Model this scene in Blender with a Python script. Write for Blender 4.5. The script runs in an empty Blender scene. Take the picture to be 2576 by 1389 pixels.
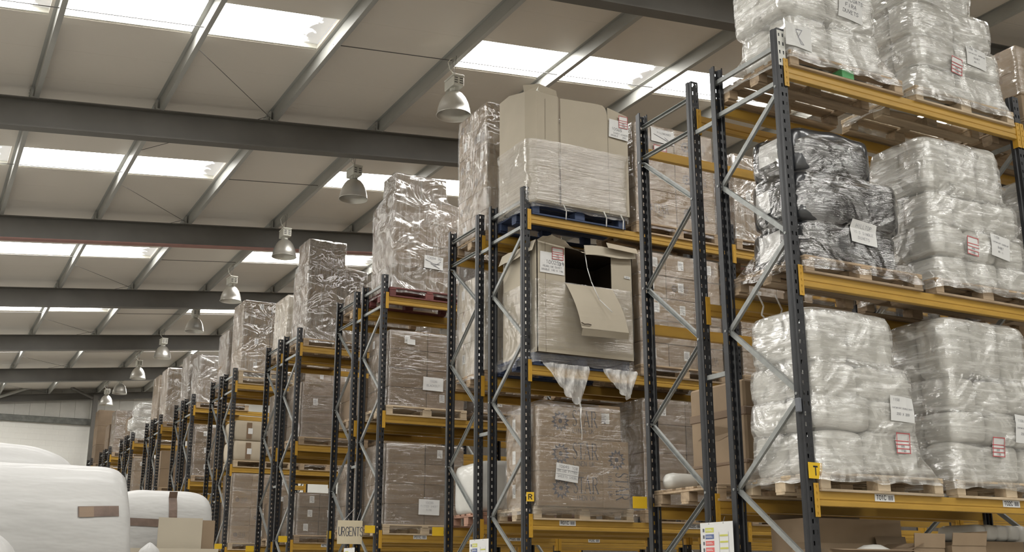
import bpy, math, random
from mathutils import Vector, Matrix, noise
from mathutils.bvhtree import BVHTree
random.seed(11)
rnd = random.random
PI = math.pi
S = bpy.context.scene
COL = S.collection

# ------------------------------------------------------------------ camera, world, exposure
YAW, PITCH, ROLL, FPX = 0.4928, 0.2687, -0.0007, 2803.36
cyw, syw, cpt, spt = math.cos(YAW), math.sin(YAW), math.cos(PITCH), math.sin(PITCH)
FWD = Vector((syw*cpt, cyw*cpt, spt))
R0 = Vector((cyw, -syw, 0)); U0 = R0.cross(FWD)
RGT = R0*math.cos(ROLL) + U0*math.sin(ROLL); UPV = U0*math.cos(ROLL) - R0*math.sin(ROLL)
cam = bpy.data.cameras.new('camera'); co = bpy.data.objects.new('camera', cam); COL.objects.link(co)
cam.sensor_width = 36; cam.lens = FPX*36/2576; cam.clip_end = 200
m = Matrix((RGT, UPV, -FWD)).transposed().to_4x4(); m.translation = (-5.9778, -6.3844, 1.6008)
co.matrix_world = m; S.camera = co
W = bpy.data.worlds.new('world'); S.world = W; W.use_nodes = True
W.node_tree.nodes['Background'].inputs[0].default_value = (.8, .88, 1, 1)
W.node_tree.nodes['Background'].inputs[1].default_value = 1.0
S.view_settings.view_transform = 'Standard'; S.view_settings.look = 'None'
S.view_settings.gamma = 1; S.view_settings.use_curve_mapping = False
S.view_settings.exposure = 0.0
SKYLIGHT = 16.5
S.cycles.max_bounces = 6; S.cycles.diffuse_bounces = 4; S.cycles.glossy_bounces = 2
S.cycles.transparent_max_bounces = 10; S.cycles.transmission_bounces = 1
S.cycles.use_adaptive_sampling = True; S.cycles.adaptive_threshold = .03
S.cycles.caustics_reflective = False; S.cycles.caustics_refractive = False
S.cycles.sample_clamp_indirect = 6

# ------------------------------------------------------------------ materials
def nt_mat(name):
    mt = bpy.data.materials.new(name); mt.use_nodes = True
    return mt, mt.node_tree.nodes, mt.node_tree.links, mt.node_tree.nodes['Principled BSDF']

def coords(N, L, scale=(1, 1, 1), kind='Object'):
    tc = N.new('ShaderNodeTexCoord'); mp = N.new('ShaderNodeMapping')
    mp.inputs['Scale'].default_value = scale
    L.new(tc.outputs[kind], mp.inputs['Vector'])
    return mp.outputs['Vector']

def mat(name, col, rough=.6, metal=0, var=.12, nscale=4, bump=0, bscale=30, coat=0, vec=(1, 1, 1), spec=.5, objvar=0):
    mt, N, L, P = nt_mat(name)
    P.inputs['Roughness'].default_value = rough; P.inputs['Metallic'].default_value = metal
    P.inputs['Specular IOR Level'].default_value = spec
    if coat:
        P.inputs['Coat Weight'].default_value = coat; P.inputs['Coat Roughness'].default_value = .12
    v = coords(N, L, vec)
    nz = N.new('ShaderNodeTexNoise'); nz.inputs['Scale'].default_value = nscale; nz.inputs['Detail'].default_value = 4
    L.new(v, nz.inputs['Vector'])
    rp = N.new('ShaderNodeValToRGB')
    a = [c*(1-var) for c in col]; b = [min(1, c*(1+var)) for c in col]
    rp.color_ramp.elements[0].position = .3; rp.color_ramp.elements[1].position = .7
    rp.color_ramp.elements[0].color = (*a, 1); rp.color_ramp.elements[1].color = (*b, 1)
    L.new(nz.outputs['Fac'], rp.inputs['Fac'])
    out = rp.outputs['Color']
    if objvar:
        oi = N.new('ShaderNodeObjectInfo'); mr = N.new('ShaderNodeMapRange')
        mr.inputs['To Min'].default_value = 1-objvar; mr.inputs['To Max'].default_value = 1+objvar
        L.new(oi.outputs['Random'], mr.inputs['Value'])
        hs = N.new('ShaderNodeHueSaturation'); L.new(mr.outputs[0], hs.inputs['Value']); L.new(out, hs.inputs['Color'])
        out = hs.outputs['Color']
    L.new(out, P.inputs['Base Color'])
    if bump:
        n2 = N.new('ShaderNodeTexNoise'); n2.inputs['Scale'].default_value = bscale; n2.inputs['Detail'].default_value = 3
        L.new(v, n2.inputs['Vector'])
        bp = N.new('ShaderNodeBump'); bp.inputs['Strength'].default_value = bump; bp.inputs['Distance'].default_value = .01
        L.new(n2.outputs['Fac'], bp.inputs['Height']); L.new(bp.outputs['Normal'], P.inputs['Normal'])
    return mt

def film(name, haze=.12, base=.06, rough=.085, stretch=(2.2, 2.2, 22), bump=.25, tint=(.99, .985, .975), haze_col=(.93, .92, .89), big=1.0):
    mt, N, L, P = nt_mat(name)
    N.remove(P)
    out = N['Material Output']
    v = coords(N, L, stretch)
    nz = N.new('ShaderNodeTexNoise'); nz.inputs['Scale'].default_value = 2.0; nz.inputs['Detail'].default_value = 5; nz.inputs['Roughness'].default_value = .6
    nz.inputs['Distortion'].default_value = .2
    L.new(v, nz.inputs['Vector'])
    v2 = coords(N, L, (1, 1, 1.3))
    n2 = N.new('ShaderNodeTexNoise'); n2.inputs['Scale'].default_value = 2.4; n2.inputs['Detail'].default_value = 2.5
    n2.inputs['Distortion'].default_value = .8
    L.new(v2, n2.inputs['Vector'])
    b1 = N.new('ShaderNodeBump'); b1.inputs['Strength'].default_value = 1; b1.inputs['Distance'].default_value = .10*big
    L.new(n2.outputs['Fac'], b1.inputs['Height'])
    bp = N.new('ShaderNodeBump'); bp.inputs['Strength'].default_value = 1; bp.inputs['Distance'].default_value = .02*bump
    L.new(nz.outputs['Fac'], bp.inputs['Height']); L.new(b1.outputs['Normal'], bp.inputs['Normal'])
    tr = N.new('ShaderNodeBsdfTransparent'); tr.inputs['Color'].default_value = (*tint, 1)
    df = N.new('ShaderNodeBsdfDiffuse'); df.inputs['Color'].default_value = (*haze_col, 1); L.new(b1.outputs['Normal'], df.inputs['Normal'])
    gl = N.new('ShaderNodeBsdfGlossy'); gl.inputs['Roughness'].default_value = rough; gl.inputs['Color'].default_value = (1, 1, 1, 1)
    L.new(bp.outputs['Normal'], gl.inputs['Normal'])
    hz = N.new('ShaderNodeMapRange'); hz.inputs['From Min'].default_value = .45; hz.inputs['From Max'].default_value = .75
    hz.inputs['To Min'].default_value = haze*.5; hz.inputs['To Max'].default_value = min(.95, haze*2.4)
    L.new(nz.outputs['Fac'], hz.inputs['Value'])
    m1 = N.new('ShaderNodeMixShader'); L.new(hz.outputs[0], m1.inputs[0]); L.new(tr.outputs[0], m1.inputs[1]); L.new(df.outputs[0], m1.inputs[2])
    fr = N.new('ShaderNodeLayerWeight'); fr.inputs['Blend'].default_value = .25
    fa = N.new('ShaderNodeMath'); fa.operation = 'MULTIPLY_ADD'; fa.inputs[1].default_value = .10; fa.inputs[2].default_value = base; fa.use_clamp = True
    L.new(fr.outputs['Facing'], fa.inputs[0])
    m2 = N.new('ShaderNodeMixShader'); L.new(fa.outputs[0], m2.inputs[0]); L.new(m1.outputs[0], m2.inputs[1]); L.new(gl.outputs[0], m2.inputs[2])
    L.new(m2.outputs[0], out.inputs['Surface'])
    return mt

MT = {}
MT['post'] = mat('charcoal_paint', (.021, .022, .025), .4, var=.2, nscale=9, bump=.05)
MT['galv'] = mat('galvanised_steel', (.29, .30, .29), .48, .4, var=.14, nscale=14)
MT['pale'] = mat('pale_worn_paint', (.62, .62, .58), .5)
MT['yellow'] = mat('yellow_rack_paint', (.44, .262, .048), .4, var=.1, nscale=3, vec=(1, 4, 4), spec=.45)
MT['yellow2'] = mat('yellow_connector_paint', (.50, .28, .03), .45, var=.06)
MT['sign'] = mat('yellow_sign', (.72, .46, .02), .5, var=.04)
MT['black'] = mat('black_print', (.018, .018, .022), .6)
MT['rafter'] = mat('grey_rafter_paint', (.125, .118, .105), .5, var=.1, nscale=2)
MT['purlin'] = mat('galvanised_purlin', (.36, .36, .335), .5, .2, var=.12, nscale=3, vec=(1, .3, 1))
MT['darkwall'] = mat('brown_wall_shade', (.09, .075, .06), .8, var=.2, nscale=5)  # wall colour darkened to stand in for the dim depth behind the racks
MT['clip'] = mat('grey_plastic_clip', (.14, .15, .17), .5)
MT['redstrip'] = mat('dull_red_strip', (.30, .15, .125), .6)
MT['wire'] = mat('dark_wire', (.09, .085, .08), .6)
MT['floor'] = mat('concrete_floor', (.36, .345, .32), .6, nscale=1, bump=.05)
MT['wall'] = mat('painted_block', (.80, .79, .74), .7, var=.025, nscale=2)
MT['clad'] = mat('wall_cladding', (.60, .59, .55), .6, var=.05)
MT['ledge'] = mat('dark_ledge', (.16, .165, .15), .6, var=.3, nscale=6)
MT['wood'] = mat('pallet_wood', (.37, .275, .18), .75, var=.28, nscale=3, vec=(1.2, 7, 7), bump=.2, objvar=.22)
MT['woodp'] = mat('pale_pallet_wood', (.48, .38, .26), .75, var=.2, nscale=3, vec=(1.2, 7, 7), bump=.2, objvar=.15)
MT['bluep'] = mat('blue_pallet_paint', (.032, .05, .105), .65, var=.3, nscale=5, objvar=.15)
MT['redp'] = mat('red_pallet_paint', (.15, .045, .04), .65, var=.25, nscale=5, objvar=.15)
MT['pinkp'] = mat('reddish_pallet_wood', (.42, .24, .17), .7, var=.25, nscale=5, objvar=.15)
MT['greenb'] = mat('green_painted_block', (.10, .34, .13), .6)
MT['tealb'] = mat('teal_painted_block', (.05, .15, .14), .65)
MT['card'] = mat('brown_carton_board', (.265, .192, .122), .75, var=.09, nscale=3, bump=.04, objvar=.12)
MT['card_d'] = mat('dimmed_carton_board', (.175, .125, .08), .75, var=.12, nscale=3, bump=.04, objvar=.16)  # darker brown board, with the dimmer light deep in the racks mixed in
MT['card2'] = mat('grey_kraft_board', (.42, .372, .29), .75, var=.06, nscale=2, bump=.03, objvar=.04)
MT['card3'] = mat('cream_carton_board', (.46, .395, .30), .75, var=.08, nscale=2, bump=.05, objvar=.08)
MT['cardin'] = mat('shaded_board', (.07, .047, .03), .85)  # board colour darkened to carry the shade inside the open box
MT['tape'] = mat('brown_parcel_tape', (.125, .08, .058), .4, var=.25, nscale=20, bump=.15, coat=.05)
MT['ctape'] = mat('carton_sealing_tape', (.20, .135, .085), .35, var=.08, coat=.1)
MT['paper'] = mat('white_paper', (.68, .68, .665), .6, var=.02)
MT['paper2'] = mat('cream_card', (.66, .58, .42), .7, var=.04)
MT['ink'] = mat('grey_ink', (.12, .12, .14), .7)
MT['inkp'] = mat('pale_pen_ink', (.30, .30, .33), .7)
MT['red'] = mat('red_print', (.50, .09, .10), .6)
MT['logo'] = mat('slate_blue_print', (.085, .085, .105), .75)
MT['logol'] = mat('carton_light_print', (.36, .26, .18), .75)
MT['pinkred'] = mat('notice_red', (.62, .13, .12), .6)
MT['nblue'] = mat('notice_blue', (.10, .14, .30), .6)
MT['ngreen'] = mat('notice_yellow_green', (.55, .55, .12), .6)
MT['bale'] = mat('white_bagged_bedding', (.63, .62, .58), .42, var=.04, nscale=5, bump=.3, bscale=14, coat=.35)
MT['baleg'] = mat('black_bagged_bedding', (.022, .024, .029), .28, var=.5, nscale=4, bump=.5, bscale=8, coat=.8)
MT['roll'] = mat('white_plastic_bag', (.42, .414, .402), .5, var=.05, nscale=2, bump=1.0, bscale=3.2, coat=.08, vec=(1.2, 3, 3.4))
MT['alu'] = mat('spun_aluminium', (.74, .73, .69), .34, .85, var=.06, nscale=3)
MT['gear'] = mat('cream_gear_box', (.68, .67, .60), .5)
MT['lens'] = None
MT['film'] = film('clear_stretch_film', .075, .12, .085, (.8, .8, 12), .9, big=.7)
MT['filmv'] = film('ribbed_stretch_film', .17, .15, .09, (14, 14, 1.2), .7, big=1.1)
MT['filmw'] = film('white_bale_film', .36, .16, .085, (1.0, 1.0, 11), .55, big=1.0, haze_col=(.80, .79, .75))
MT['filmg'] = film('black_bale_film', .02, .24, .075, (.8, .8, 11), 1.0, big=1.2)
MT['films'] = film('streaky_stretch_film', .09, .20, .10, (.5, .5, 13), 1.5, big=.6)
MT['filmh'] = film('hazy_torn_film', .62, .02, .35, (5, 5, 3), .15, big=.3)

def ceiling_mat():
    mt, N, L, P = nt_mat('white_liner_sheet')
    P.inputs['Base Color'].default_value = (.655, .61, .54, 1); P.inputs['Roughness'].default_value = .48
    v = coords(N, L, (0, 1, 0))
    wv = N.new('ShaderNodeTexWave'); wv.wave_type = 'BANDS'; wv.bands_direction = 'Y'; wv.inputs['Scale'].default_value = 6.0
    L.new(v, wv.inputs['Vector'])
    bp = N.new('ShaderNodeBump'); bp.inputs['Strength'].default_value = .16; bp.inputs['Distance'].default_value = .004
    L.new(wv.outputs['Fac'], bp.inputs['Height']); L.new(bp.outputs['Normal'], P.inputs['Normal'])
    return mt
MT['ceil'] = ceiling_mat()

def skylight_mat():
    mt, N, L, P = nt_mat('daylit_grp_rooflight')
    P.inputs['Base Color'].default_value = (.8, .8, .8, 1); P.inputs['Emission Color'].default_value = (1, .985, .955, 1)
    # stains gathered on the rooflight near its lower end (object x runs 0..1 along it)
    tc = N.new('ShaderNodeTexCoord'); sp = N.new('ShaderNodeSeparateXYZ'); L.new(tc.outputs['Object'], sp.inputs[0])
    nz = N.new('ShaderNodeTexNoise'); nz.inputs['Scale'].default_value = 5; nz.inputs['Detail'].default_value = 4
    L.new(tc.outputs['Object'], nz.inputs['Vector'])
    ad = N.new('ShaderNodeMath'); ad.operation = 'MULTIPLY_ADD'; ad.inputs[1].default_value = .6
    L.new(nz.outputs['Fac'], ad.inputs[0]); L.new(sp.outputs['X'], ad.inputs[2])
    mr = N.new('ShaderNodeMapRange'); mr.inputs['From Min'].default_value = -.02; mr.inputs['From Max'].default_value = .10
    mr.inputs['To Min'].default_value = SKYLIGHT; mr.inputs['To Max'].default_value = .25
    L.new(ad.outputs[0], mr.inputs['Value']); L.new(mr.outputs[0], P.inputs['Emission Strength'])
    return mt
MT['sky'] = skylight_mat()

def glassy(name, rough, col, fac):
    mt, N, L, P = nt_mat(name); N.remove(P)
    g = N.new('ShaderNodeBsdfGlossy'); g.inputs['Roughness'].default_value = rough
    t = N.new('ShaderNodeBsdfTransparent'); t.inputs['Color'].default_value = (*col, 1)
    x = N.new('ShaderNodeMixShader'); x.inputs[0].default_value = fac
    L.new(t.outputs[0], x.inputs[1]); L.new(g.outputs[0], x.inputs[2]); L.new(x.outputs[0], N['Material Output'].inputs['Surface'])
    return mt
MT['lens'] = glassy('lamp_glass', .2, (.9, .9, .88), .12)

# ------------------------------------------------------------------ mesh builder
class MB:
    def __init__(s): s.v = []; s.f = []
    def quad(s, *p):
        i = len(s.v); s.v += [Vector(q) for q in p]; s.f.append(tuple(range(i, i+len(p)))); return s
    def box(s, x0, x1, y0, y1, z0, z1):
        i = len(s.v)
        s.v += [Vector((x, y, z)) for z in (z0, z1) for y in (y0, y1) for x in (x0, x1)]
        s.f += [tuple(i+k for k in q) for q in ((0, 2, 3, 1), (4, 5, 7, 6), (0, 1, 5, 4), (2, 6, 7, 3), (0, 4, 6, 2), (1, 3, 7, 5))]
        return s
    def bbox(s, x0, x1, y0, y1, z0, z1, c=.004):            # box with chamfered edges
        i = len(s.v)
        X, Y, Z = (x0, x1), (y0, y1), (z0, z1)
        idx = {}
        for a in (0, 1):
            for b in (0, 1):
                for d in (0, 1):
                    sx, sy, sz = (1-2*a)*c, (1-2*b)*c, (1-2*d)*c
                    for k, p in enumerate(((X[a], Y[b]+sy, Z[d]+sz), (X[a]+sx, Y[b], Z[d]+sz), (X[a]+sx, Y[b]+sy, Z[d]))):
                        idx[a, b, d, k] = len(s.v); s.v.append(Vector(p))
                    s.f.append((idx[a, b, d, 0], idx[a, b, d, 1], idx[a, b, d, 2]))
        I = idx
        for a in (0, 1):
            s.f.append((I[a, 0, 0, 0], I[a, 1, 0, 0], I[a, 1, 1, 0], I[a, 0, 1, 0]))
            s.f.append((I[0, a, 0, 1], I[1, a, 0, 1], I[1, a, 1, 1], I[0, a, 1, 1]))
            s.f.append((I[0, 0, a, 2], I[1, 0, a, 2], I[1, 1, a, 2], I[0, 1, a, 2]))
            for b in (0, 1):
                s.f.append((I[a, b, 0, 0], I[a, b, 1, 0], I[a, b, 1, 1], I[a, b, 0, 1]))
                s.f.append((I[a, 0, b, 0], I[a, 1, b, 0], I[a, 1, b, 2], I[a, 0, b, 2]))
                s.f.append((I[0, a, b, 1], I[1, a, b, 1], I[1, a, b, 2], I[0, a, b, 2]))
        return s
    def extrude(s, prof, p, q, up=(0, 0, 1), closed=True, caps=True):   # prof: (a, b) a along side, b along up
        p, q = Vector(p), Vector(q); d = (q-p).normalized(); up = Vector(up)
        if abs(d.dot(up)) > .99: up = Vector((0, 1, 0))
        side = d.cross(up).normalized(); u = side.cross(d)
        i = len(s.v); n = len(prof)
        for o in (p, q):
            s.v += [o+side*a+u*b for a, b in prof]
        for k in range(n if closed else n-1):
            j = (k+1) % n; s.f.append((i+k, i+j, i+n+j, i+n+k))
        if closed and caps:
            s.f.append(tuple(range(i+n-1, i-1, -1))); s.f.append(tuple(range(i+n, i+2*n)))
        return s
    def tube(s, pts, r, n=6):
        for a, b in zip(pts, pts[1:]):
            s.extrude([(r*math.cos(2*PI*k/n), r*math.sin(2*PI*k/n)) for k in range(n)], a, b)
        return s
    def lathe(s, prof, n=32, c=(0, 0, 0)):
        i = len(s.v); c = Vector(c)
        for r, z in prof:
            s.v += [c+Vector((r*math.cos(2*PI*k/n), r*math.sin(2*PI*k/n), z)) for k in range(n)]
        for a in range(len(prof)-1):
            for k in range(n):
                j = (k+1) % n
                s.f.append((i+a*n+k, i+a*n+j, i+a*n+n+j, i+a*n+n+k))
        return s
    def rings(s, R, cap0=False, cap1=False):                # list of equal-length vertex rings
        i = len(s.v); n = len(R[0])
        for r in R: s.v += [Vector(p) for p in r]
        for a in range(len(R)-1):
            for k in range(n):
                j = (k+1) % n
                s.f.append((i+a*n+k, i+a*n+j, i+a*n+n+j, i+a*n+n+k))
        if cap0: s.f.append(tuple(range(i+n-1, i-1, -1)))
        if cap1: s.f.append(tuple(range(i+(len(R)-1)*n, i+len(R)*n)))
        return s
    def grid(s, nx, ny, fn):
        i = len(s.v)
        for b in range(ny+1):
            for a in range(nx+1): s.v.append(Vector(fn(a/nx, b/ny)))
        for b in range(ny):
            for a in range(nx):
                k = i+b*(nx+1)+a; s.f.append((k, k+1, k+nx+2, k+nx+1))
        return s
    def mesh(s, name, mt=None, smooth=False, base=None):
        me = bpy.data.meshes.new(name)
        vs = s.v if base is None else [p-Vector(base) for p in s.v]
        me.from_pydata([tuple(p) for p in vs], [], s.f)
        if mt is not None: me.materials.append(MT[mt] if isinstance(mt, str) else mt)
        if smooth: me.polygons.foreach_set('use_smooth', [True]*len(me.polygons))
        me.update(); return me

WL = {}                                                     # world position of unrotated things
def O(name, me, parent=None, loc=(0, 0, 0), rotz=0, rot=None):
    o = bpy.data.objects.new(name, me); COL.objects.link(o)
    o.location = loc; o.rotation_euler = rot or (0, 0, rotz)
    if parent is not None: o.parent = parent
    WL[o.name] = Vector(loc) + (WL[parent.name] if parent is not None else Vector((0, 0, 0)))
    return o
def tag(o, label=None, cat=None, group=None, kind=None):
    for k, v in (('label', label), ('category', cat), ('group', group), ('kind', kind)):
        if v: o[k] = v
    return o
def thing(name, label, cat, loc=(0, 0, 0), rotz=0, group=None):
    return tag(O(name, None, None, loc, rotz), label, cat, group)
def child(name, mb, mt, parent, smooth=False):              # mb in world coordinates under an unrotated parent
    return O(name, mb.mesh(name, mt, smooth, WL[parent.name]), parent)
def solo(name, mb, mt, base, smooth=False):                 # one-mesh thing, mb in world coordinates
    return O(name, mb.mesh(name, mt, smooth, base), None, base)

# ------------------------------------------------------------------ lettering
GL = {
 'A': [[(0, 0), (2, 6), (4, 0)], [(.8, 2.2), (3.2, 2.2)]], 'B': [[(0, 0), (0, 6), (2.6, 6), (3.5, 5), (2.6, 3.2), (0, 3.2)], [(2.6, 3.2), (4, 1.7), (2.8, 0), (0, 0)]],
 'C': [[(4, 5), (2.8, 6), (1.2, 6), (0, 4.5), (0, 1.5), (1.2, 0), (2.8, 0), (4, 1)]], 'D': [[(0, 0), (0, 6), (2.4, 6), (4, 4.2), (4, 1.8), (2.4, 0), (0, 0)]],
 'E': [[(4, 6), (0, 6), (0, 0), (4, 0)], [(0, 3.1), (3, 3.1)]], 'F': [[(4, 6), (0, 6), (0, 0)], [(0, 3.1), (3, 3.1)]],
 'G': [[(4, 5), (2.8, 6), (1.2, 6), (0, 4.5), (0, 1.5), (1.2, 0), (2.8, 0), (4, 1.2), (4, 2.8), (2.4, 2.8)]], 'H': [[(0, 0), (0, 6)], [(4, 0), (4, 6)], [(0, 3), (4, 3)]],
 'I': [[(2, 0), (2, 6)]], 'K': [[(0, 0), (0, 6)], [(4, 6), (0, 2.6)], [(1.2, 3.5), (4, 0)]], 'L': [[(0, 6), (0, 0), (4, 0)]],
 'M': [[(0, 0), (0, 6), (2, 2.5), (4, 6), (4, 0)]], 'N': [[(0, 0), (0, 6), (4, 0), (4, 6)]], 'O': [[(1.2, 0), (0, 1.5), (0, 4.5), (1.2, 6), (2.8, 6), (4, 4.5), (4, 1.5), (2.8, 0), (1.2, 0)]],
 'P': [[(0, 0), (0, 6), (2.6, 6), (4, 4.6), (2.6, 3), (0, 3)]], 'R': [[(0, 0), (0, 6), (2.6, 6), (4, 4.6), (2.6, 3), (0, 3)], [(2, 3), (4, 0)]],
 'S': [[(3.9, 5), (2.8, 6), (1.2, 6), (.1, 4.8), (.6, 3.6), (3.3, 2.5), (4, 1.3), (2.8, 0), (1.2, 0), (0, 1)]], 'T': [[(0, 6), (4, 6)], [(2, 6), (2, 0)]],
 'U': [[(0, 6), (0, 1.5), (1.2, 0), (2.8, 0), (4, 1.5), (4, 6)]], 'V': [[(0, 6), (2, 0), (4, 6)]], 'W': [[(0, 6), (1, 0), (2, 4), (3, 0), (4, 6)]], 'X': [[(0, 0), (4, 6)], [(0, 6), (4, 0)]],
 'Y': [[(0, 6), (2, 3), (4, 6)], [(2, 3), (2, 0)]], '0': [[(1.2, 0), (0, 1.5), (0, 4.5), (1.2, 6), (2.8, 6), (4, 4.5), (4, 1.5), (2.8, 0), (1.2, 0)]],
 '1': [[(1, 5), (2.2, 6), (2.2, 0)]], '2': [[(0, 4.8), (1.2, 6), (3, 6), (4, 4.6), (0, 0), (4, 0)]], '3': [[(0, 5.2), (1.4, 6), (3.4, 5.4), (3.2, 3.6), (1.6, 3.1), (3.6, 2.4), (3.6, .8), (1.6, 0), (0, .8)]],
 '4': [[(3, 0), (3, 6), (0, 2), (4, 2)]], '5': [[(4, 6), (.4, 6), (.2, 3.4), (2.6, 3.7), (4, 2.2), (3.2, .4), (1.4, 0), (0, .8)]], '6': [[(3.6, 5.6), (1.6, 6), (0, 3), (.6, .6), (2.2, 0), (4, 1.6), (2.6, 3.3), (.2, 2.2)]],
 '7': [[(0, 6), (4, 6), (1.4, 0)]], '8': [[(2, 3.2), (.5, 4.3), (.8, 5.7), (2, 6), (3.2, 5.7), (3.5, 4.3), (2, 3.2), (.1, 1.8), (.6, .4), (2, 0), (3.4, .4), (3.9, 1.8), (2, 3.2)]],
 '9': [[(4, 3.6), (2, 2.6), (.2, 4), (1.4, 6), (3.4, 5.8), (4, 3.6), (3.4, 0)]], '.': [[(1.8, 0), (2.2, .4)]], '-': [[(.6, 3), (3.4, 3)]], ' ': []}
def ribbon(mb, pts, w, y=0):
    for (ax, az), (bx, bz) in zip(pts, pts[1:]):
        d = Vector((bx-ax, bz-az)); ln = d.length
        if ln < 1e-6: continue
        d /= ln; n = Vector((-d.y, d.x))*w*.5; e = d*w*.35
        a = Vector((ax, az))-e; b = Vector((bx, bz))+e
        mb.quad((a.x-n.x, y, a.y-n.y), (b.x-n.x, y, b.y-n.y), (b.x+n.x, y, b.y+n.y), (a.x+n.x, y, a.y+n.y))
def text_mb(txt, h, w=.12, mb=None, x=0, z=0, wobble=0, adv=5.4, asp=1.0, center=False):
    mb = mb or MB(); u = h/6; st = len(mb.v)
    for i, ch in enumerate(txt):
        dz = wobble*(rnd()-.5)*h; dx = wobble*(rnd()-.5)*h
        for pl in GL.get(ch, []):
            ribbon(mb, [(x+dx+(i*adv+a)*u*asp, z+dz+b*u) for a, b in pl], w*h)
    if center:
        sh = ((len(txt)-1)*adv+4)*u*asp/2
        for k in range(st, len(mb.v)): mb.v[k].x -= sh
    return mb
def star_text(h, mb=None, x=0, z=0):                        # thick and thin serif capitals S T A R
    mb = mb or MB(); u = h/6
    def rb(pts, w): ribbon(mb, [(x+a*u, z+b*u) for a, b in pts], w*u)
    arc = lambda cx, cz, rx, rz, a0, a1, n=9: [(cx+rx*math.cos(a0+(a1-a0)*k/n), cz+rz*math.sin(a0+(a1-a0)*k/n)) for k in range(n+1)]
    rb(arc(1.6, 4.5, 1.15, 1.4, .5, PI), .32); rb([(.45, 4.5), (.75, 3.6), (2.4, 2.4), (2.75, 1.5)], .62); rb(arc(1.6, 1.45, 1.15, 1.4, 0, -PI+.5), .32)
    rb([(2.65, 5.9), (2.65, 4.6)], .2); rb([(.5, .1), (.5, 1.4)], .2)
    rb([(3.6, 5.85), (7.0, 5.85)], .3); rb([(5.3, 5.85), (5.3, .1)], .65); rb([(3.65, 5.9), (3.65, 4.9)], .2); rb([(6.95, 5.9), (6.95, 4.9)], .2); rb([(4.7, .1), (5.9, .1)], .2)
    rb([(7.5, .1), (9.3, 5.9)], .26); rb([(9.3, 5.9), (11.1, .1)], .66); rb([(8.1, 2.0), (10.4, 2.0)], .26); rb([(7.0, .1), (8.1, .1)], .2); rb([(10.4, .1), (11.8, .1)], .2)
    rb([(12.8, .1), (12.8, 5.9)], .62); rb([(12.3, .1), (13.4, .1)], .2); rb([(12.3, 5.85), (14.4, 5.85)], .26); rb(arc(14.4, 4.5, 1.0, 1.35, PI/2, -PI/2), .42); rb([(12.8, 3.15), (14.4, 3.15)], .24); rb([(14.1, 3.1), (16.0, .1)], .6); rb([(15.5, .1), (16.5, .1)], .2)
    return mb
def logo_mb(r, mb=None, light=None, cx=0, cz=0, n=12):
    mb = mb or MB()
    P = lambda rr, a, y=0: (cx+rr*r*math.cos(a), y, cz+rr*r*math.sin(a))
    for k in range(n):
        a = 2*PI*k/n+.13; q = PI/n
        mb.quad(P(.30, a), P(.66, a-q*.98), P(1, a), P(.66, a+q*.98))
        if light is not None:
            light.quad(P(.34, a, -.0015), P(.52, a-q*.42, -.0015), P(.66, a, -.0015), P(.52, a+q*.42, -.0015))
    mb.f.append(tuple(len(mb.v)+k for k in range(16))); mb.v += [Vector(P(.22, 2*PI*k/16)) for k in range(16)]
    return mb


# ------------------------------------------------------------------ the building
RS = .1                                                     # roof slope
def rz(x, off): return off + RS*(x+4)
XL, XR, YN, YF = -14.0, 15.0, -13.0, 40.4
PX = [-13.8, -12.05, -10.3, -8.55, -6.8, -5.05, -3.3, -1.55, .25, 2.02, 3.8, 5.58, 7.36, 9.14, 10.9, 12.7, 14.5]   # purlin lines
RY = [-8, -2, 4, 10, 16, 22, 28, 34, 40]                    # portal frames
def struct(o): o['kind'] = 'structure'; return o
struct(O('floor', MB().box(XL, XR, YN, YF, -.1, 0).mesh('floor', 'floor')))
struct(O('wall_left', MB().box(XL-.2, XL, YN, YF, 0, 8.0).mesh('wall_left', 'wall')))
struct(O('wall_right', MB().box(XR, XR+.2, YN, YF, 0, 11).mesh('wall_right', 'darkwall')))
struct(O('wall_front', MB().box(XL, XR, YN-.2, YN, 0, 11).mesh('wall_front', 'wall')))
wb = struct(O('wall_back', MB().box(XL, XR, YF, YF+.2, 0, 11).mesh('wall_back', 'wall')))
blk = MB().bbox(0, .444, -.006, 0, 0, .2195, .002).mesh('block', 'wall')
for r in range(9):                                          # painted blockwork below the ledge
    for c in range(13):
        O('block', blk, wb, (-5.2+c*.446+(.22 if r % 2 else 0), YF, 5.62+r*.221))
for k in range(13):                                         # cladding sheets above it
    x = -5.4+k*.55
    O('cladding_sheet', MB().bbox(x, x+.545, YF-.06, YF, 7.86, rz(x, 8.62), .004).mesh('cladding_sheet', 'clad'), wb)
O('ledge', MB().box(-14, 5, YF-.16, YF, 7.62, 7.84).mesh('ledge', 'ledge'), wb)
for k, y in enumerate((YF-.5,)):
    cpost = struct(O('column', MB().box(.12, .30, y-.09, y+.09, 0, 8.75).mesh('column', 'rafter')))
    struct(O('brace_tube', MB().tube([(-3.25, y-.1, 8.42), (-1.95, y-.1, 8.98)], .06, 10).mesh('brace_tube', 'purlin')))
    struct(O('brace_tube', MB().tube([(-.75, y-.1, 8.98), (.1, y-.1, 8.62)], .05, 10).mesh('brace_tube', 'rafter')))

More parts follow.
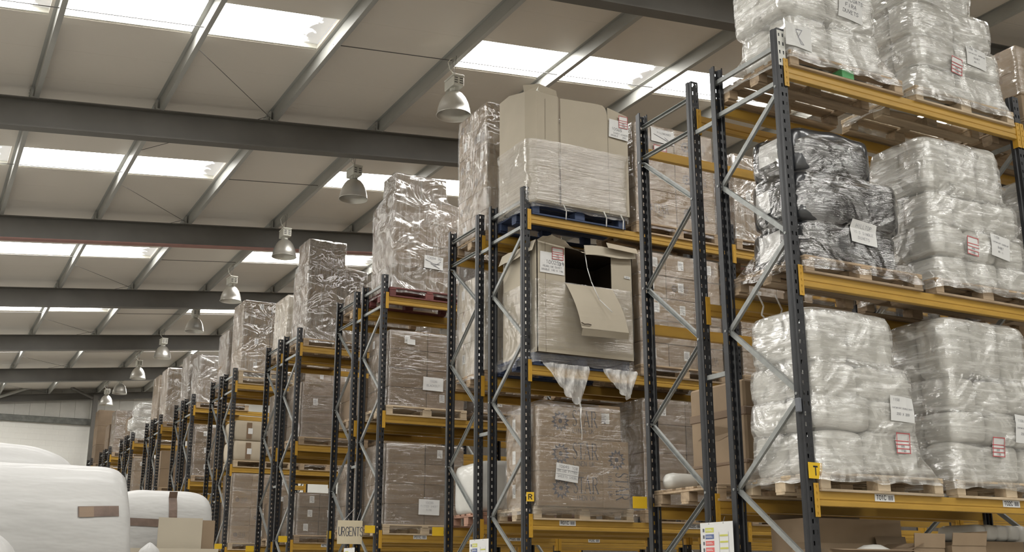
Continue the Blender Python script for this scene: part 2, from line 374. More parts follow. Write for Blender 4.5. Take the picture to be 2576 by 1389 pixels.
ceiling = O('ceiling', None); struct(ceiling)
def panel(x0, x1, y0, y1):
    t = .07
    mb = MB().quad((x0, y0, rz(x0, 8.65)), (x0, y1, rz(x0, 8.65)), (x1, y1, rz(x1, 8.65)), (x1, y0, rz(x1, 8.65)))
    mb.quad((x0, y0, rz(x0, 8.65+t)), (x1, y0, rz(x1, 8.65+t)), (x1, y1, rz(x1, 8.65+t)), (x0, y1, rz(x0, 8.65+t)))
    for (ax, ay), (bx, by) in (((x0, y0), (x1, y0)), ((x1, y0), (x1, y1)), ((x1, y1), (x0, y1)), ((x0, y1), (x0, y0))):
        mb.quad((ax, ay, rz(ax, 8.65)), (bx, by, rz(bx, 8.65)), (bx, by, rz(bx, 8.65+t)), (ax, ay, rz(ax, 8.65+t)))
    O('panel', mb.mesh('panel', 'ceil'), ceiling)
SKY = [(-12.0, -8.6), (-8.5, -5.13), (-5.0, -1.62), (.42, 3.86), (3.98, 7.3), (9.2, 12.6)]      # rooflights along the slope
nw = 0
for y0 in [-11.42+6*k for k in range(9)]:                   # each bay: a strip that holds the rooflights, then plain sheets
    xs = [XL] + [v for a in SKY for v in a] + [XR]
    for a, b in zip(xs[0::2], xs[1::2]): panel(a, b, y0, y0+1.02)
    for j in range(5):
        a = y0+1.02+j*.996; b = min(a+.994, YF)
        if a < YF: panel(XL, XR, a, b)
    if y0+1 > YF: continue
    for a, b in SKY:
        nw += 1
        w = struct(O('window_%d' % nw, None, None, (b, y0, rz(b, 8.73))))
        L = b-a
        O('pane', MB().quad((-L, 0, -L*RS), (-L, 1.02, -L*RS), (0, 1.02, 0), (0, 0, 0)).mesh('pane', 'sky'), w)
        fr = MB()
        for q0, q1 in (((-L, .02), (0, .02)), ((-L, 1.0), (0, 1.0))):
            fr.extrude([(-.02, -.07), (.02, -.07), (.02, -.005), (-.02, -.005)], (q0[0], q0[1], q0[0]*RS), (q1[0], q1[1], q1[0]*RS))
        O('frame', fr.mesh('frame', 'gear'), w)
# roof panels in front of the first bay are left out: the wall stands there
for x in PX:
    d = .2
    prof = [(-.004, 0), (-.004, d-.004), (.06, d-.004), (.06, d), (-.008, d), (-.008, .004), (-.068, .004), (-.068, .022), (-.072, .022), (-.072, 0)]
    z = rz(x, 8.45)
    o = struct(O('purlin', MB().extrude([(a*-1, b) for a, b in prof], (x, YN, z), (x, YF, z)).mesh('purlin', 'purlin')))
cleat = MB().box(-.05, -.03, -.1, .1, 0, .16).box(-.05, .05, -.1, -.085, 0, .02)
for sx, sy in ((-1, -1), (-1, 1), (1, -1), (1, 1)): cleat.box(-.06, -.05, sy*.06-.012, sy*.06+.012, .08+sx*.04-.012, .08+sx*.04+.012)
cleat = cleat.mesh('cleat', 'purlin')
for y in RY:
    dp = .45 if y < 40 else .26
    yy = y if y < 40 else YF-.3
    h, f, t = dp, .1, .016
    prof = [(-f, 0), (f, 0), (f, t), (.005, t), (.005, h-t), (f, h-t), (f, h), (-f, h), (-f, h-t), (-.005, h-t), (-.005, t), (-f, t)]
    r = struct(O('roof_beam', MB().extrude(prof, (XL, yy, rz(XL, 8.45)-h), (XR, yy, rz(XR, 8.45)-h)).mesh('roof_beam', 'rafter')))
    for x in PX:
        if -7 < x < 7: O('cleat', cleat, r, (x, yy, rz(x, 8.45)))
    if y == 16: O('flange_edge', MB().extrude([(-.101, -.004), (.101, -.004), (.101, .014), (-.101, .014)], (XL, yy, rz(XL, 8.45)-h), (XR, yy, rz(XR, 8.45)-h)).mesh('flange_edge', 'redstrip'), r)  # thin reddish strip along the lower flange of one rafter
    if y == 4:
        for x in (4.4,): O('stiffener', MB().box(x-.008, x+.008, y-.1, y+.1, rz(x, 8.0)+.016, rz(x, 8.45)-.016).mesh('stiffener', 'rafter'), r)
for k in range(-2, 6):                                      # sag rods and stay wires between the purlins
    y = 7.06+6*k
    struct(O('sag_rod', MB().tube([(-8.5, y, rz(-8.5, 8.5)), (-3.3, y, rz(-3.3, 8.5))], .007, 5).tube([(-1.55, y, rz(-1.55, 8.5)), (9, y, rz(9, 8.5))], .007, 5).mesh('sag_rod', 'wire')))
    struct(O('stay_wire', MB().tube([(-3.27, y+.55, rz(-3.3, 8.47)), (-1.6, y+2.8, rz(-1.55, 8.47))], .005, 5).mesh('stay_wire', 'wire')))
    struct(O('stay_wire', MB().tube([(-3.2, y-.9, rz(-3.3, 8.6)), (-1.6, y-2.9, rz(-1.55, 8.6))], .005, 5).mesh('stay_wire', 'wire')))

# ------------------------------------------------------------------ high-bay lamps
prof = [(.055, .352), (.08, .345), (.125, .315), (.17, .255), (.205, .18), (.23, .09), (.243, .0), (.252, -.006), (.252, -.012), (.241, -.008), (.226, .088), (.20, .178), (.165, .25), (.12, .308), (.05, .338)]
refl = MB().lathe(prof, 40).mesh('reflector', 'alu', True)
glass = MB().lathe([(.240, -.004), (.12, -.010), (.001, -.012)], 40).mesh('lens', 'lens', True)
bulb = MB().lathe([(.001, .09), (.03, .10), (.045, .15), (.04, .22), (.025, .29), (.02, .33)], 16).mesh('bulb', 'paper', True)
neck = MB().lathe([(.062, .34), (.062, .41), (.001, .41)], 16).box(-.085, -.06, -.03, .03, .345, .42).mesh('neck', 'gear')
gear = MB().bbox(-.15, .15, -.085, .085, .40, .54, .008).bbox(-.155, .155, -.09, .09, .545, .575, .006).mesh('gear_box', 'gear')
vent = MB().box(-.04, .04, -.0885, -.085, 0, .014).mesh('vent_slot', 'wire')
ventx = MB().box(-.1535, -.15, -.025, .025, 0, .014).mesh('vent_slot', 'wire')
eye = MB().tube([(-.012, 0, .575), (-.012, 0, .60), (.012, 0, .60), (.012, 0, .575)], .004, 5).mesh('eye_bolt', 'galv')
LAMPY = [6.9, 10.95, 14.95, 19.15, 22.85, 26.95, 30.8, 34.2, 37.1]
NTH = ['nearest', 'second', 'third', 'fourth', 'fifth', 'sixth', 'seventh', 'eighth', 'farthest']
for k, y in enumerate(LAMPY):
    x = .22; P = (x, y, 8.0)
    t = thing('high_bay_lamp', '%s high-bay lamp counted from the camera, aluminium bell under a purlin' % NTH[k], 'lamp', P, PI/2 if k % 2 == 0 else PI/2+.08, 'high-bay lamps along the roof')
    O('reflector', refl, t); O('lens', glass, t); O('bulb', bulb, t); O('neck', neck, t); g = O('gear_box', gear, t)
    for zz in (.44, .475, .51):
        for yy in (-.04, .04): O('vent_slot', ventx, g, (0, yy, zz-.005))
    for zz in (.46, .495): O('vent_slot', vent, g, (.03, 0, zz-.005))
    O('eye_bolt', eye, t)
    zt = rz(.25, 8.47)-8.0
    O('hanging_wire', MB().tube([(-.012, 0, .6), (-.06, .0, zt)], .0035, 5).mesh('hanging_wire', 'wire'), t)
    O('hanging_wire', MB().tube([(.012, 0, .6), (.06, .0, zt)], .0035, 5).mesh('hanging_wire', 'wire'), t)
    O('power_cable', MB().tube([(-.1, .05, .575), (-.1, .12, .64), (-.08, .14, .75), (-.05, .08, .84), (0, .0, zt)], .006, 6).mesh('power_cable', 'gear', True), t)

# ------------------------------------------------------------------ pallet racking
ZT, Z1, Z2, Z3 = 6.10, 2.261, 3.962, 5.746
LV = {1: Z1, 2: Z2, 3: Z3}
GAP, DEP = .2737, .9
ROW = {'T': 0, 'R': 4.3818, 'P': 8.7497, 'N': 12.865, 'L': 17.343, 'J': 21.256, 'H': 25.172, 'F': 29.395, 'D': 33.6, 'B': 37.75}
BACK = {'S': 'T', 'Q': 'R', 'O': 'P', 'M': 'N', 'K': 'L', 'I': 'J', 'G': 'H', 'E': 'F', 'C': 'D'}
RN = {'T': 'rack T', 'R': 'rack R', 'P': 'rack P', 'N': 'fourth front-facing rack', 'L': 'fifth front-facing rack', 'J': 'sixth front-facing rack',
      'H': 'seventh front-facing rack', 'F': 'eighth front-facing rack', 'D': 'ninth front-facing rack', 'B': 'last rack by the end wall'}
for b, f in BACK.items(): RN[b] = 'rack behind ' + RN[f]
BAYX = {'T': [0, 2.914, 5.83, 8.75], 'R': [0, 3.022, 6.0, 8.95]}
NB = dict(T=2, S=3, R=3, Q=3, P=3, O=2, N=2, M=2, L=2, K=1, J=1, I=1, H=1, G=1, F=1, E=1, D=1, C=1, B=1)
def bayx(r):
    f = BACK.get(r, r); return BAYX.get(f, [0, 2.95, 5.9, 8.85])
def yfront(r):                                              # aisle face of a rack
    return ROW[r] if r in ROW else ROW[BACK[r]]+2*DEP+GAP

def post_mesh(h, flip):
    mb = MB(); p = .08; n = int(h/p)
    xs = [-.04, -.027, -.013, .013, .027, .04]; zs = []
    for k in range(n): zs += [k*p, k*p+.024, k*p+.056]
    zs.append(n*p)
    i = len(mb.v)
    for z in zs:
        for x in xs: mb.v.append(Vector((x, 0, z)))
    for b in range(len(zs)-1):
        for a in range(5):
            if b % 3 == 1 and a in (1, 3): continue
            k = i+b*6+a; mb.f.append((k, k+1, k+7, k+6))
    H = n*p
    for s in (-1, 1):
        pr = [(.04, 0), (.04, .03), (.05, .038), (.05, .072), (.036, .072)]
        for (ax, ay), (bx, by) in zip(pr, pr[1:]):
            mb.quad((s*ax, ay, 0), (s*bx, by, 0), (s*bx, by, H), (s*ax, ay, H))
    return mb
POST = post_mesh(ZT, 0).mesh('post', 'post')
pp = post_mesh(.32, 0); pp.f = [f for f in pp.f if all(abs(pp.v[k].y) < 1e-6 for k in f)]
PATCH = pp.mesh('worn_patch', 'pale')
FOOT = MB().bbox(-.07, .07, -.02, .10, 0, .008, .002).mesh('foot_plate', 'post')
UP = [(-.02, -.013), (.02, -.013), (.02, .013), (.016, .013), (.016, -.009), (-.016, -.009), (-.016, .013), (-.02, .013)]
def brace(y0, z0, y1, z1): return MB().extrude(UP, (0, y0, z0), (0, y1, z1), (1, 0, 0)).mesh('brace', 'galv')
HB = [brace(.03, 5.935, .87, 5.935), brace(.03, 5.615, .87, 5.615)]
DB = []
zf, zb = 5.56, 4.93
nodes = [(.06, 5.56), (.84, 4.94), (.06, 4.29), (.84, 3.645), (.06, 3.0), (.84, 2.33), (.06, 1.72), (.84, 1.05), (.06, .42)]
for a, b in zip(nodes, nodes[1:]): DB.append(brace(a[0], a[1]-.01, b[0], b[1]+.01))
BOLT = MB().extrude([(.012*math.cos(k*PI/3), .012*math.sin(k*PI/3)) for k in range(6)], (-.056, 0, 0), (.056, 0, 0)).mesh('bolt', 'galv')
ORD = ['end', 'second', 'third', 'fourth']
def frame(r, i, x, simple=False):
    bk = r in BACK
    t = thing('upright_frame', '%s charcoal upright frame of the %s, with galvanised zigzag braces' % (ORD[i], RN[r]), 'rack frame', (x, yfront(r), 0), PI if bk else 0, 'pallet rack upright frames')
    p0 = O('post', POST, t); O('post', POST, t, (0, DEP, 0), PI)
    for yy in (0, DEP): O('foot_plate', FOOT, t, (0, yy, 0), PI if yy else 0)
    for m_ in HB: O('horizontal_brace', m_, t)
    for m_ in DB[:(5 if simple else 8)]: O('diagonal_brace', m_, t)
    if not simple and i == 0:
        for yy, zz in ((.05, 5.56), (.85, 4.94), (.05, 4.29), (.85, 3.645), (.05, 3.0), (.85, 2.33)): O('bolt', BOLT, t, (0, yy, zz))
    return t
BEAMP = [(0, 0), (0, -.056), (.006, -.062), (.006, -.068), (0, -.074), (0, -.104), (.004, -.108), (.046, -.108), (.05, -.104), (.05, -.03), (.02, -.03), (.02, 0)]
_bm = {}
def beam_mesh(L):
    if L not in _bm:
        mb = MB().extrude([(-a, b) for a, b in BEAMP], (.05, 0, 0), (L-.05, 0, 0))
        _bm[L] = mb.mesh('beam_rail', 'yellow')
    return _bm[L]
cn = MB(); xs = [.004, .022, .032, .052]; zs = [-.19]
for zc in (-.165, -.115, -.065, -.015, .035): zs += [zc-.009, zc+.009]
zs.append(.06)
for b in range(len(zs)-1):
    for a in range(3):
        if a == 1 and b % 2 == 1: continue
        cn.quad((xs[a], -.007, zs[b]), (xs[a+1], -.007, zs[b]), (xs[a+1], -.007, zs[b+1]), (xs[a], -.007, zs[b+1]))
cn.quad((.052, -.007, -.19), (.052, .05, -.19), (.052, .05, .06), (.052, -.007, .06))
cn.quad((.004, -.007, -.19), (.004, -.002, -.19), (.004, -.002, .06), (.004, -.007, .06)).quad((.004, -.007, .06), (.052, -.007, .06), (.052, .0, .06), (.004, .0, .06))
cn.box(.006, .051, -.0035, -.003, -.185, .055)
CONN = cn.mesh('end_connector', 'yellow2')
cm = MB(); cm.v = [Vector((-v.x, v.y, v.z)) for v in cn.v]; cm.f = [tuple(reversed(f)) for f in cn.f]
CONM = cm.mesh('end_connector', 'yellow2')
LVN = {1: 'lowest', 2: 'middle', 3: 'top', 0: 'pick-level'}
BARC = MB()
_x = 0
while _x < .05:
    w = .0015+.003*rnd(); BARC.box(_x, _x+w, -.0006, 0, 0, .034); _x += w+.0015+.002*rnd()
BARC = BARC.mesh('barcode', 'ink')
PLATE = MB().bbox(0, .21, -.003, 0, -.052, .004, .001).mesh('location_label', 'paper')
LABX = {('T', 0): [('T01C', .622), ('T02C', 2.075)], ('R', 0): [('R01C', .388), ('R02C', 2.122)], ('P', 0): [('P01C', .536), ('P02C', 2.087)], ('P', 1): [('P03C', .54)], ('N', 0): [('N01C', .56)],
        ('T', 1): [('T03C', .6)], ('R', 1): [('R03C', .5)]}
def beam(r, i, lv, side, z=None):
    bx = bayx(r); L = round(bx[i+1]-bx[i], 4); bk = r in BACK
    near = (side == 'front')
    z = LV[lv] if z is None else z
    y0 = yfront(r); dr = -1 if bk else 1
    flip = (near == bk)                                      # the face with the groove looks to +y
    y = y0-.004*dr if near else y0+dr*(DEP+.004)
    nm = '%s yellow beam at the %s of the %s, %s bay' % (LVN[lv], 'aisle side' if near else 'back', RN[r], ['end', 'second', 'third'][i])
    x = bx[i]+(L if flip else 0)
    t = thing('rack_beam', nm, 'rack beam', (x, y, z), PI if flip else 0, 'yellow pallet rack beams')
    O('beam_rail', beam_mesh(L), t); O('end_connector', CONN, t); O('end_connector', CONM, t, (L, 0, 0))
    if near and lv == 1 and (r, i) in LABX:
        for tx, lx in LABX[(r, i)]:
            p = O('location_label', PLATE, t, (lx, -.0005, -.004))
            O('lettering', text_mb(tx, .032, .17, None, .018, -.038, asp=.92).mesh('lettering', 'black'), p, (0, -.0036, 0))
            O('barcode', BARC, p, (.142, -.0032, -.041))
    return t
for r in list(ROW)+list(BACK):
    far = r in 'JIHGFEDCB'
    for i in range(NB[r]+1):
        fr = frame(r, i, bayx(r)[i], far)
        if r == 'T' and i == 0:
            O('worn_patch', PATCH, fr, (0, -.0012, ZT-.36)); O('post_clip', MB().bbox(-.075, -.045, .0, .05, 2.85, 2.96, .006).mesh('post_clip', 'clip'), fr)
    for i in range(NB[r]):
        for lv in (1, 2, 3):
            if r in 'DCB' and lv == 1: continue
            for side in ('front', 'back'): beam(r, i, lv, side)
for r in 'TR':
    for side in ('front', 'back'): beam(r, 0, 0, side, 1.0)
for side in ('front', 'back'): beam('T', 1, 0, side, 1.0)
sp = MB().extrude(UP, (0, 0, 0), (0, GAP, 0), (1, 0, 0)).mesh('row_spacer', 'galv')
for b, f in BACK.items():
    for z in (5.575, 3.3):
        tag(O('row_spacer', sp, None, (0, ROW[f]+DEP, z)), '%s steel spacer tying the %s to its back-to-back neighbour' % ('upper' if z > 4 else 'lower', RN[f]), 'rack spacer', 'row spacers between back-to-back racks')

# ------------------------------------------------------------------ pallets
PW, PD, PH = 1.30, .92, .145
_pm = {}
def pallet_meshes(mt):
    if mt not in _pm:
        q = {}
        for j, (w, y) in enumerate([(.14, 0), (.09, .19), (.12, .33), (.09, .5), (.1, .64), (.14, PD-.14)]): q['d', y] = MB().bbox(0, PW, y, y+w, PH-.02, PH, .003).mesh('deck_board', mt)
        for x in (0, PW/2-.05, PW-.1): q['s', x] = MB().bbox(x, x+.1, 0, PD, PH-.04, PH-.0205, .002).mesh('stringer_board', mt)
        for x, w in ((0, .1), (PW/2-.07, .14), (PW-.1, .1)):
            for y, d in ((.004, .12), (PD/2-.06, .12), (PD-.124, .12)): q['b', x, y] = MB().bbox(x+.002, x+w-.002, y, y+d, .0205, PH-.041, .003).mesh('block', mt)
        for y in (0, PD/2-.05, PD-.1): q['f', y] = MB().bbox(0, PW, y, y+.1, 0, .02, .002).mesh('base_board', mt)
        _pm[mt] = q
    return _pm[mt]
def pallet(x, y, z, label, mt='wood', rot=0, accent=None):
    t = thing('pallet', label, 'pallet', (x, y, z), rot, 'pallets in the racks')
    nb = 0
    for k, me in pallet_meshes(mt).items():
        if accent and k[0] == 'b':
            nb += 1
            if nb == accent[0]:
                me = me.copy(); me.materials[0] = MT[accent[1]]
                o = O('block', me, t); o['label'] = accent[2]; continue
        O({'d': 'deck_board', 's': 'stringer_board', 'b': 'block', 'f': 'base_board'}[k[0]], me, t)
    return t

# ------------------------------------------------------------------ load builders
def nz(x, y, z): return noise.noise(Vector((x, y, z)))
def rr(x0, x1, y0, y1, r, N):                               # rounded rectangle, N points by arc length, with outward normals; starts on the front face
    r = max(.002, min(r, (x1-x0)/2-.001, (y1-y0)/2-.001)); w, d = x1-x0-2*r, y1-y0-2*r
    P = 2*(w+d)+2*PI*r; out = []
    segs = [('l', (x0+r, y0), (1, 0), w, (0, -1)), ('c', (x1-r, y0+r), -PI/2), ('l', (x1, y0+r), (0, 1), d, (1, 0)), ('c', (x1-r, y1-r), 0),
            ('l', (x1-r, y1), (-1, 0), w, (0, 1)), ('c', (x0+r, y1-r), PI/2), ('l', (x0, y1-r), (0, -1), d, (-1, 0)), ('c', (x0+r, y0+r), PI)]
    for k in range(N):
        s = P*k/N
        for g in segs:
            ln = g[3] if g[0] == 'l' else PI*r/2
            if s <= ln or g is segs[-1]:
                if g[0] == 'l': out.append((g[1][0]+g[2][0]*s, g[1][1]+g[2][1]*s, *g[4]))
                else:
                    a = g[2]+s/r; out.append((g[1][0]+r*math.cos(a), g[1][1]+r*math.sin(a), math.cos(a), math.sin(a)))
                break
            s -= ln
    return out
def lerp(a, b, t): return a+(b-a)*t
def shell_mb(rings, seed, amp=.008, N=110, dz=.04, cap=True, ragged=.03, streak=.5, lump=None):
    # rings: (z, x0, x1, y0, y1, r) from the bottom up
    R = []
    for a, b in zip(rings, rings[1:]):
        n = max(1, int(round(abs(b[0]-a[0])/dz)))
        for k in range(n): R.append([lerp(p, q, k/n) for p, q in zip(a, b)])
    R.append(list(rings[-1])); out = []
    for i, g in enumerate(R):
        ring = []
        for k, (x, y, nx, ny) in enumerate(rr(*g[1:6], N)):
            z = g[0]
            if i == 0: z += ragged*nz(x*5+seed, y*5, 3.1)
            d = amp*(nz(x*2.6+seed, y*2.6, z*2.6)+streak*nz(x*2+seed*3, y*2, z*13)+.35*nz(x*9, y*9+seed, z*9))
            if lump: d += lump(x, y, z, nx, ny)
            ring.append((x+nx*d, y+ny*d, z))
        out.append(ring)
    if cap:
        top = R[-1]; cx, cy = (top[1]+top[2])/2, (top[3]+top[4])/2
        for f in (.9, .6, .25, .02):
            out.append([(cx+(p[0]-cx)*f, cy+(p[1]-cy)*f, top[0]+.012*(1-f)+.02*nz(p[0]*f*4+seed, p[1]*4, f)) for p in out[-1 if f == .9 else -1]])
    return MB().rings(out)
def bvh_of(mb): return BVHTree.FromPolygons([tuple(v) for v in mb.v], mb.f)
def box_bvh(x0, x1, y0, y1, z0, z1): return bvh_of(MB().box(x0, x1, y0, y1, z0, z1))

class Sheet:                                                # a sheet laid on a surface: front (-y) or left (-x)
    def __init__(s, bv, c, w, h, ang=0, axis='y', off=.008, n=3):
        s.c, s.w, s.h, s.ca, s.sa, s.axis, s.n = c, w, h, math.cos(ang), math.sin(ang), axis, n
        s.g = {}; hits = []
        for a in range(n+1):
            for b in range(n+1):
                u, v = s.uv((a/n-.5)*w, (b/n-.5)*h)
                o = Vector((u, -50, v)) if axis == 'y' else Vector((-50, u, v))
                d = Vector((0, 1, 0)) if axis == 'y' else Vector((1, 0, 0))
                hp = bv.ray_cast(o, d)[0]
                s.g[a, b] = None if hp is None else (hp.y if axis == 'y' else hp.x)-off
                if hp is not None: hits.append(s.g[a, b])
        mean = sum(hits)/max(1, len(hits)); lo = min(hits) if hits else 0
        for k in s.g: s.g[k] = mean if s.g[k] is None or s.g[k] > lo+.06 else s.g[k]
    def uv(s, a, b):
        p, q = a*s.ca-b*s.sa, a*s.sa+b*s.ca
        return (s.c[0]+p if s.axis == 'y' else s.c[0]-p), s.c[1]+q
    def pt(s, a, b, lift=0):
        fa = min(max((a/s.w+.5)*s.n, 0), s.n-1e-6); fb = min(max((b/s.h+.5)*s.n, 0), s.n-1e-6)
        i, j = int(fa), int(fb); fa -= i; fb -= j
        dpt = lerp(lerp(s.g[i, j], s.g[i+1, j], fa), lerp(s.g[i, j+1], s.g[i+1, j+1], fa), fb)-lift
        u, v = s.uv(a, b)
        return (u, dpt, v) if s.axis == 'y' else (dpt, u, v)
    def sheet(s, parent, name='paper_sheet', mt='paper', label=None):
        mb = MB().grid(s.n*2, s.n*2, lambda a, b: s.pt((a-.5)*s.w, (b-.5)*s.h))
        o = child(name, mb, mt, parent)
        if label: o['label'] = label
        return o
    def ink(s, parent, mb2, mt='ink', lift=.0025, name='lettering'):   # mb2 in sheet coordinates (x, 0, z), origin at the sheet centre
        m3 = MB(); m3.f = mb2.f
        m3.v = [Vector(s.pt(v.x, v.z, lift-v.y)) for v in mb2.v]
        return child(name, m3, mt, parent)
def write(sh, parent, rows, mt='ink', wob=.08):             # rows: (text, height, x offset, z offset, stroke)
    for tx, h, x, z, w in rows:
        mb = text_mb(tx, h, w, None, 0, z, wob, center=True)
        for v in mb.v: v.x += x
        sh.ink(parent, mb, mt)
def red_table(bv, c, w, h, parent, axis='y', ang=0, off=.009):
    sh = Sheet(bv, c, w, h, ang, axis, off)
    p = sh.sheet(parent, 'red_table_slip', 'paper', 'white slip with red ruled boxes')
    mb = MB(); t = .007
    for z in (-.5, -.28, -.06, .12, .5): ribbon(mb, [(-w/2, z*h*.96), (w/2, z*h*.96)], t)
    for x in (-.5, .5): ribbon(mb, [(x*w*.96, -h/2), (x*w*.96, h/2)], t)
    sh.ink(p, mb, 'red', name='ruled_lines')
    k = MB(); text_mb('005', h*.09, .14, k, 0, -.2*h, .1, center=True); text_mb('1150', h*.09, .16, k, 0, -.42*h, .1, center=True)
    sh.ink(p, k, 'ink')
    return p

_cm = {}
def carton_mesh(w, d, h, mt):
    k = (round(w, 2), round(d, 2), round(h, 2), mt)
    if k not in _cm:
        w, d, h = k[:3]
        b = .006
        mb = MB().bbox(0, w, 0, d, 0, h-.007, b)
        mb.box(.004, w-.004, .004, d/2-.002, h-.007, h-.001).box(.004, w-.004, d/2+.002, d-.004, h-.007, h-.001)
        tp = MB().box(-.001, w+.001, d/2-.024, d/2+.024, h-.001, h).box(-.0012, 0, d/2-.024, d/2+.024, h-.07, h)
        _cm[k] = (mb.mesh('carton', mt), tp.mesh('tape', 'ctape'))
    return _cm[k]
_pl = {}
def plate(w, h, mt, name='label_sheet'):
    k = (round(w, 3), round(h, 3), mt)
    if k not in _pl: _pl[k] = MB().box(-w/2, w/2, -.0015, 0, -h/2, h/2).mesh(name, mt)
    return _pl[k]
_bits = {}
def bits(kind, size):
    k = (kind, round(size, 2))
    if k not in _bits:
        s_ = k[1]
        if kind == 'star': mb = star_text(s_); mb.v = [Vector((v.x*.68, -.001, v.z)) for v in mb.v]
        elif kind == 'linen': mb = text_mb('LINEN UK', s_, .1, asp=.8); mb.v = [Vector((v.x, -.001, v.z)) for v in mb.v]
        elif kind == 'logo': mb = logo_mb(s_); mb.v = [Vector((v.x, -.001, v.z)) for v in mb.v]
        elif kind == 'logol':
            mb = MB(); logo_mb(s_, None, mb); mb.v = [Vector((v.x, -.0022, v.z)) for v in mb.v]
        elif kind == 'lines':
            mb = MB()
            for z in range(5): ribbon(mb, [(-s_*.4, s_*(.5-.22*z)), (s_*(.38 if z % 2 else .2), s_*(.5-.22*z))], s_*.06, -.002)
            mb.box(s_*.1, s_*.36, -.002, -.0018, -s_*.62, -s_*.48)
        _bits[k] = mb.mesh(kind, {'star': 'logo', 'linen': 'logo', 'logo': 'logo', 'logol': 'logol', 'lines': 'ink'}[kind])
    return _bits[k]
def face(w, d, f):                                          # (origin, rotation, width) of a carton face seen from outside
    return ((0, 0), 0, w) if f == 'y' else ((0, d), -PI/2, d)
def put(c, f, w, d, u, z, me, name, rot=0):
    (ox, oy), rzz, fw = face(w, d, f)
    px_, py_ = (ox+u, oy) if f == 'y' else (ox, oy-u)
    return O(name, me, c, (px_, py_, z), rot=(0, rot, rzz))
def print_star(c, f, w, d, h, u0=None, size=None):          # emblem and lettering printed on one face
    fw = w if f == 'y' else d
    s_ = size or min(h*.42, fw*(.2 if f == 'y' else .23)); z = h*.36
    tot = s_*1.3+s_*1.87
    u = (fw-tot)/2 if u0 is None else u0
    g = put(c, f, w, d, u+s_*.5, z+s_*.45, bits('logo', s_*.62), 'printed_emblem')
    O('emblem_centre', bits('logol', s_*.62), g)
    put(c, f, w, d, u+s_*1.3, z, bits('star', s_), 'printed_lettering')
    put(c, f, w, d, u+s_*1.33, z-s_*.42, bits('linen', s_*.28), 'printed_lettering')
def carton(x, y, z, w, d, h, label, group=None, mt='card', tape=True, lab=None, star=None, rot=None):
    body, tp = carton_mesh(w, d, h, mt)
    c = O('carton', body, None, (x, y, z), rotz=(rnd()-.5)*.012 if rot is None else rot)
    tag(c, label, 'carton', group)
    if tape: O('tape', tp, c)
    for f, u, zz, pw, ph in lab or []:
        s_ = put(c, f, w, d, u, zz, plate(pw, ph, 'paper'), 'label_sheet')
        if pw > .06: O('print', bits('lines', min(pw, ph)*.8), s_, (0, -.0006, 0))
    for f in star or []: print_star(c, f, w, d, h)
    return c
CW = ['first', 'second', 'third', 'fourth', 'fifth', 'sixth', 'seventh', 'eighth', 'ninth']
def carton_load(lname, x0, x1, y0, y1, z0, hs, nx=2, ny=2, mt='card', lab=.6, star=0, colour='brown', faces='y', jit=.006, star_side=False, alt=False):
    z = z0
    for j, h in enumerate(hs):
        n = nx+(1 if alt and j % 2 else 0)
        w = (x1-x0)/n; d = (y1-y0)/ny
        for a in range(n):
            for b in range(ny):
                if a > 0 and b > 0: continue
                pos = ('front ' + ({1: 'single', 2: ['left', 'right'][a % 2], 3: ['left', 'middle', 'right'][a % 3]}.get(n, CW[a])) if b == 0 else 'rear left')
                L = []; st = []
                if rnd() < lab:
                    if b == 0 and 'y' in faces: L.append(('y', w*(.35+.3*rnd()), h*.55, .085, .12 if h > .2 else .09))
                if a == 0 and rnd() < lab*.7: L.append(('x', d*(.4+.3*rnd()), h*.55, .085, .12 if h > .2 else .09))
                if rnd() < star and b == 0: st.append('y')
                if star_side and a == 0 and (j+b) % 2 == 0: st.append('x')
                carton(x0+a*w+.002+(rnd()-.5)*jit, y0+b*d+.002+(rnd()-.5)*jit, z, w-.005, d-.005, h-.002,
                       ' '.join(('%s %s carton, %s course up, %s' % (pos, colour, CW[j], lname)).split()), 'cartons stacked in the racks', mt, True, L, st)
        z += h
    return z
def wrap(lname, rings, mt='film', seed=None, amp=.007, **k):
    seed = seed if seed is not None else rnd()*50
    mb = shell_mb(rings, seed, amp, **k)
    g = rings[0]
    o = solo('stretch_wrap', mb, mt, ((g[1]+g[2])/2, g[3], g[0]), True)
    tag(o, 'clear stretch film wound round the %s' % lname, 'stretch film', 'stretch film round the pallet loads')
    return o, bvh_of(mb)
def box_rings(x0, x1, y0, y1, z0, z1, off=.012, r=.03, skirt=None, waist=None):
    R = []
    if skirt: R.append((skirt, x0-off-.02, x1+off+.02, y0-off-.015, y1+off+.02, r+.01))
    R.append((z0+.02, x0-off, x1+off, y0-off, y1+off, r))
    R.append((z1-.015, x0-off, x1+off, y0-off, y1+off, r))
    R.append((z1+.008, x0+.02, x1-.02, y0+.02, y1-.02, r))
    return R

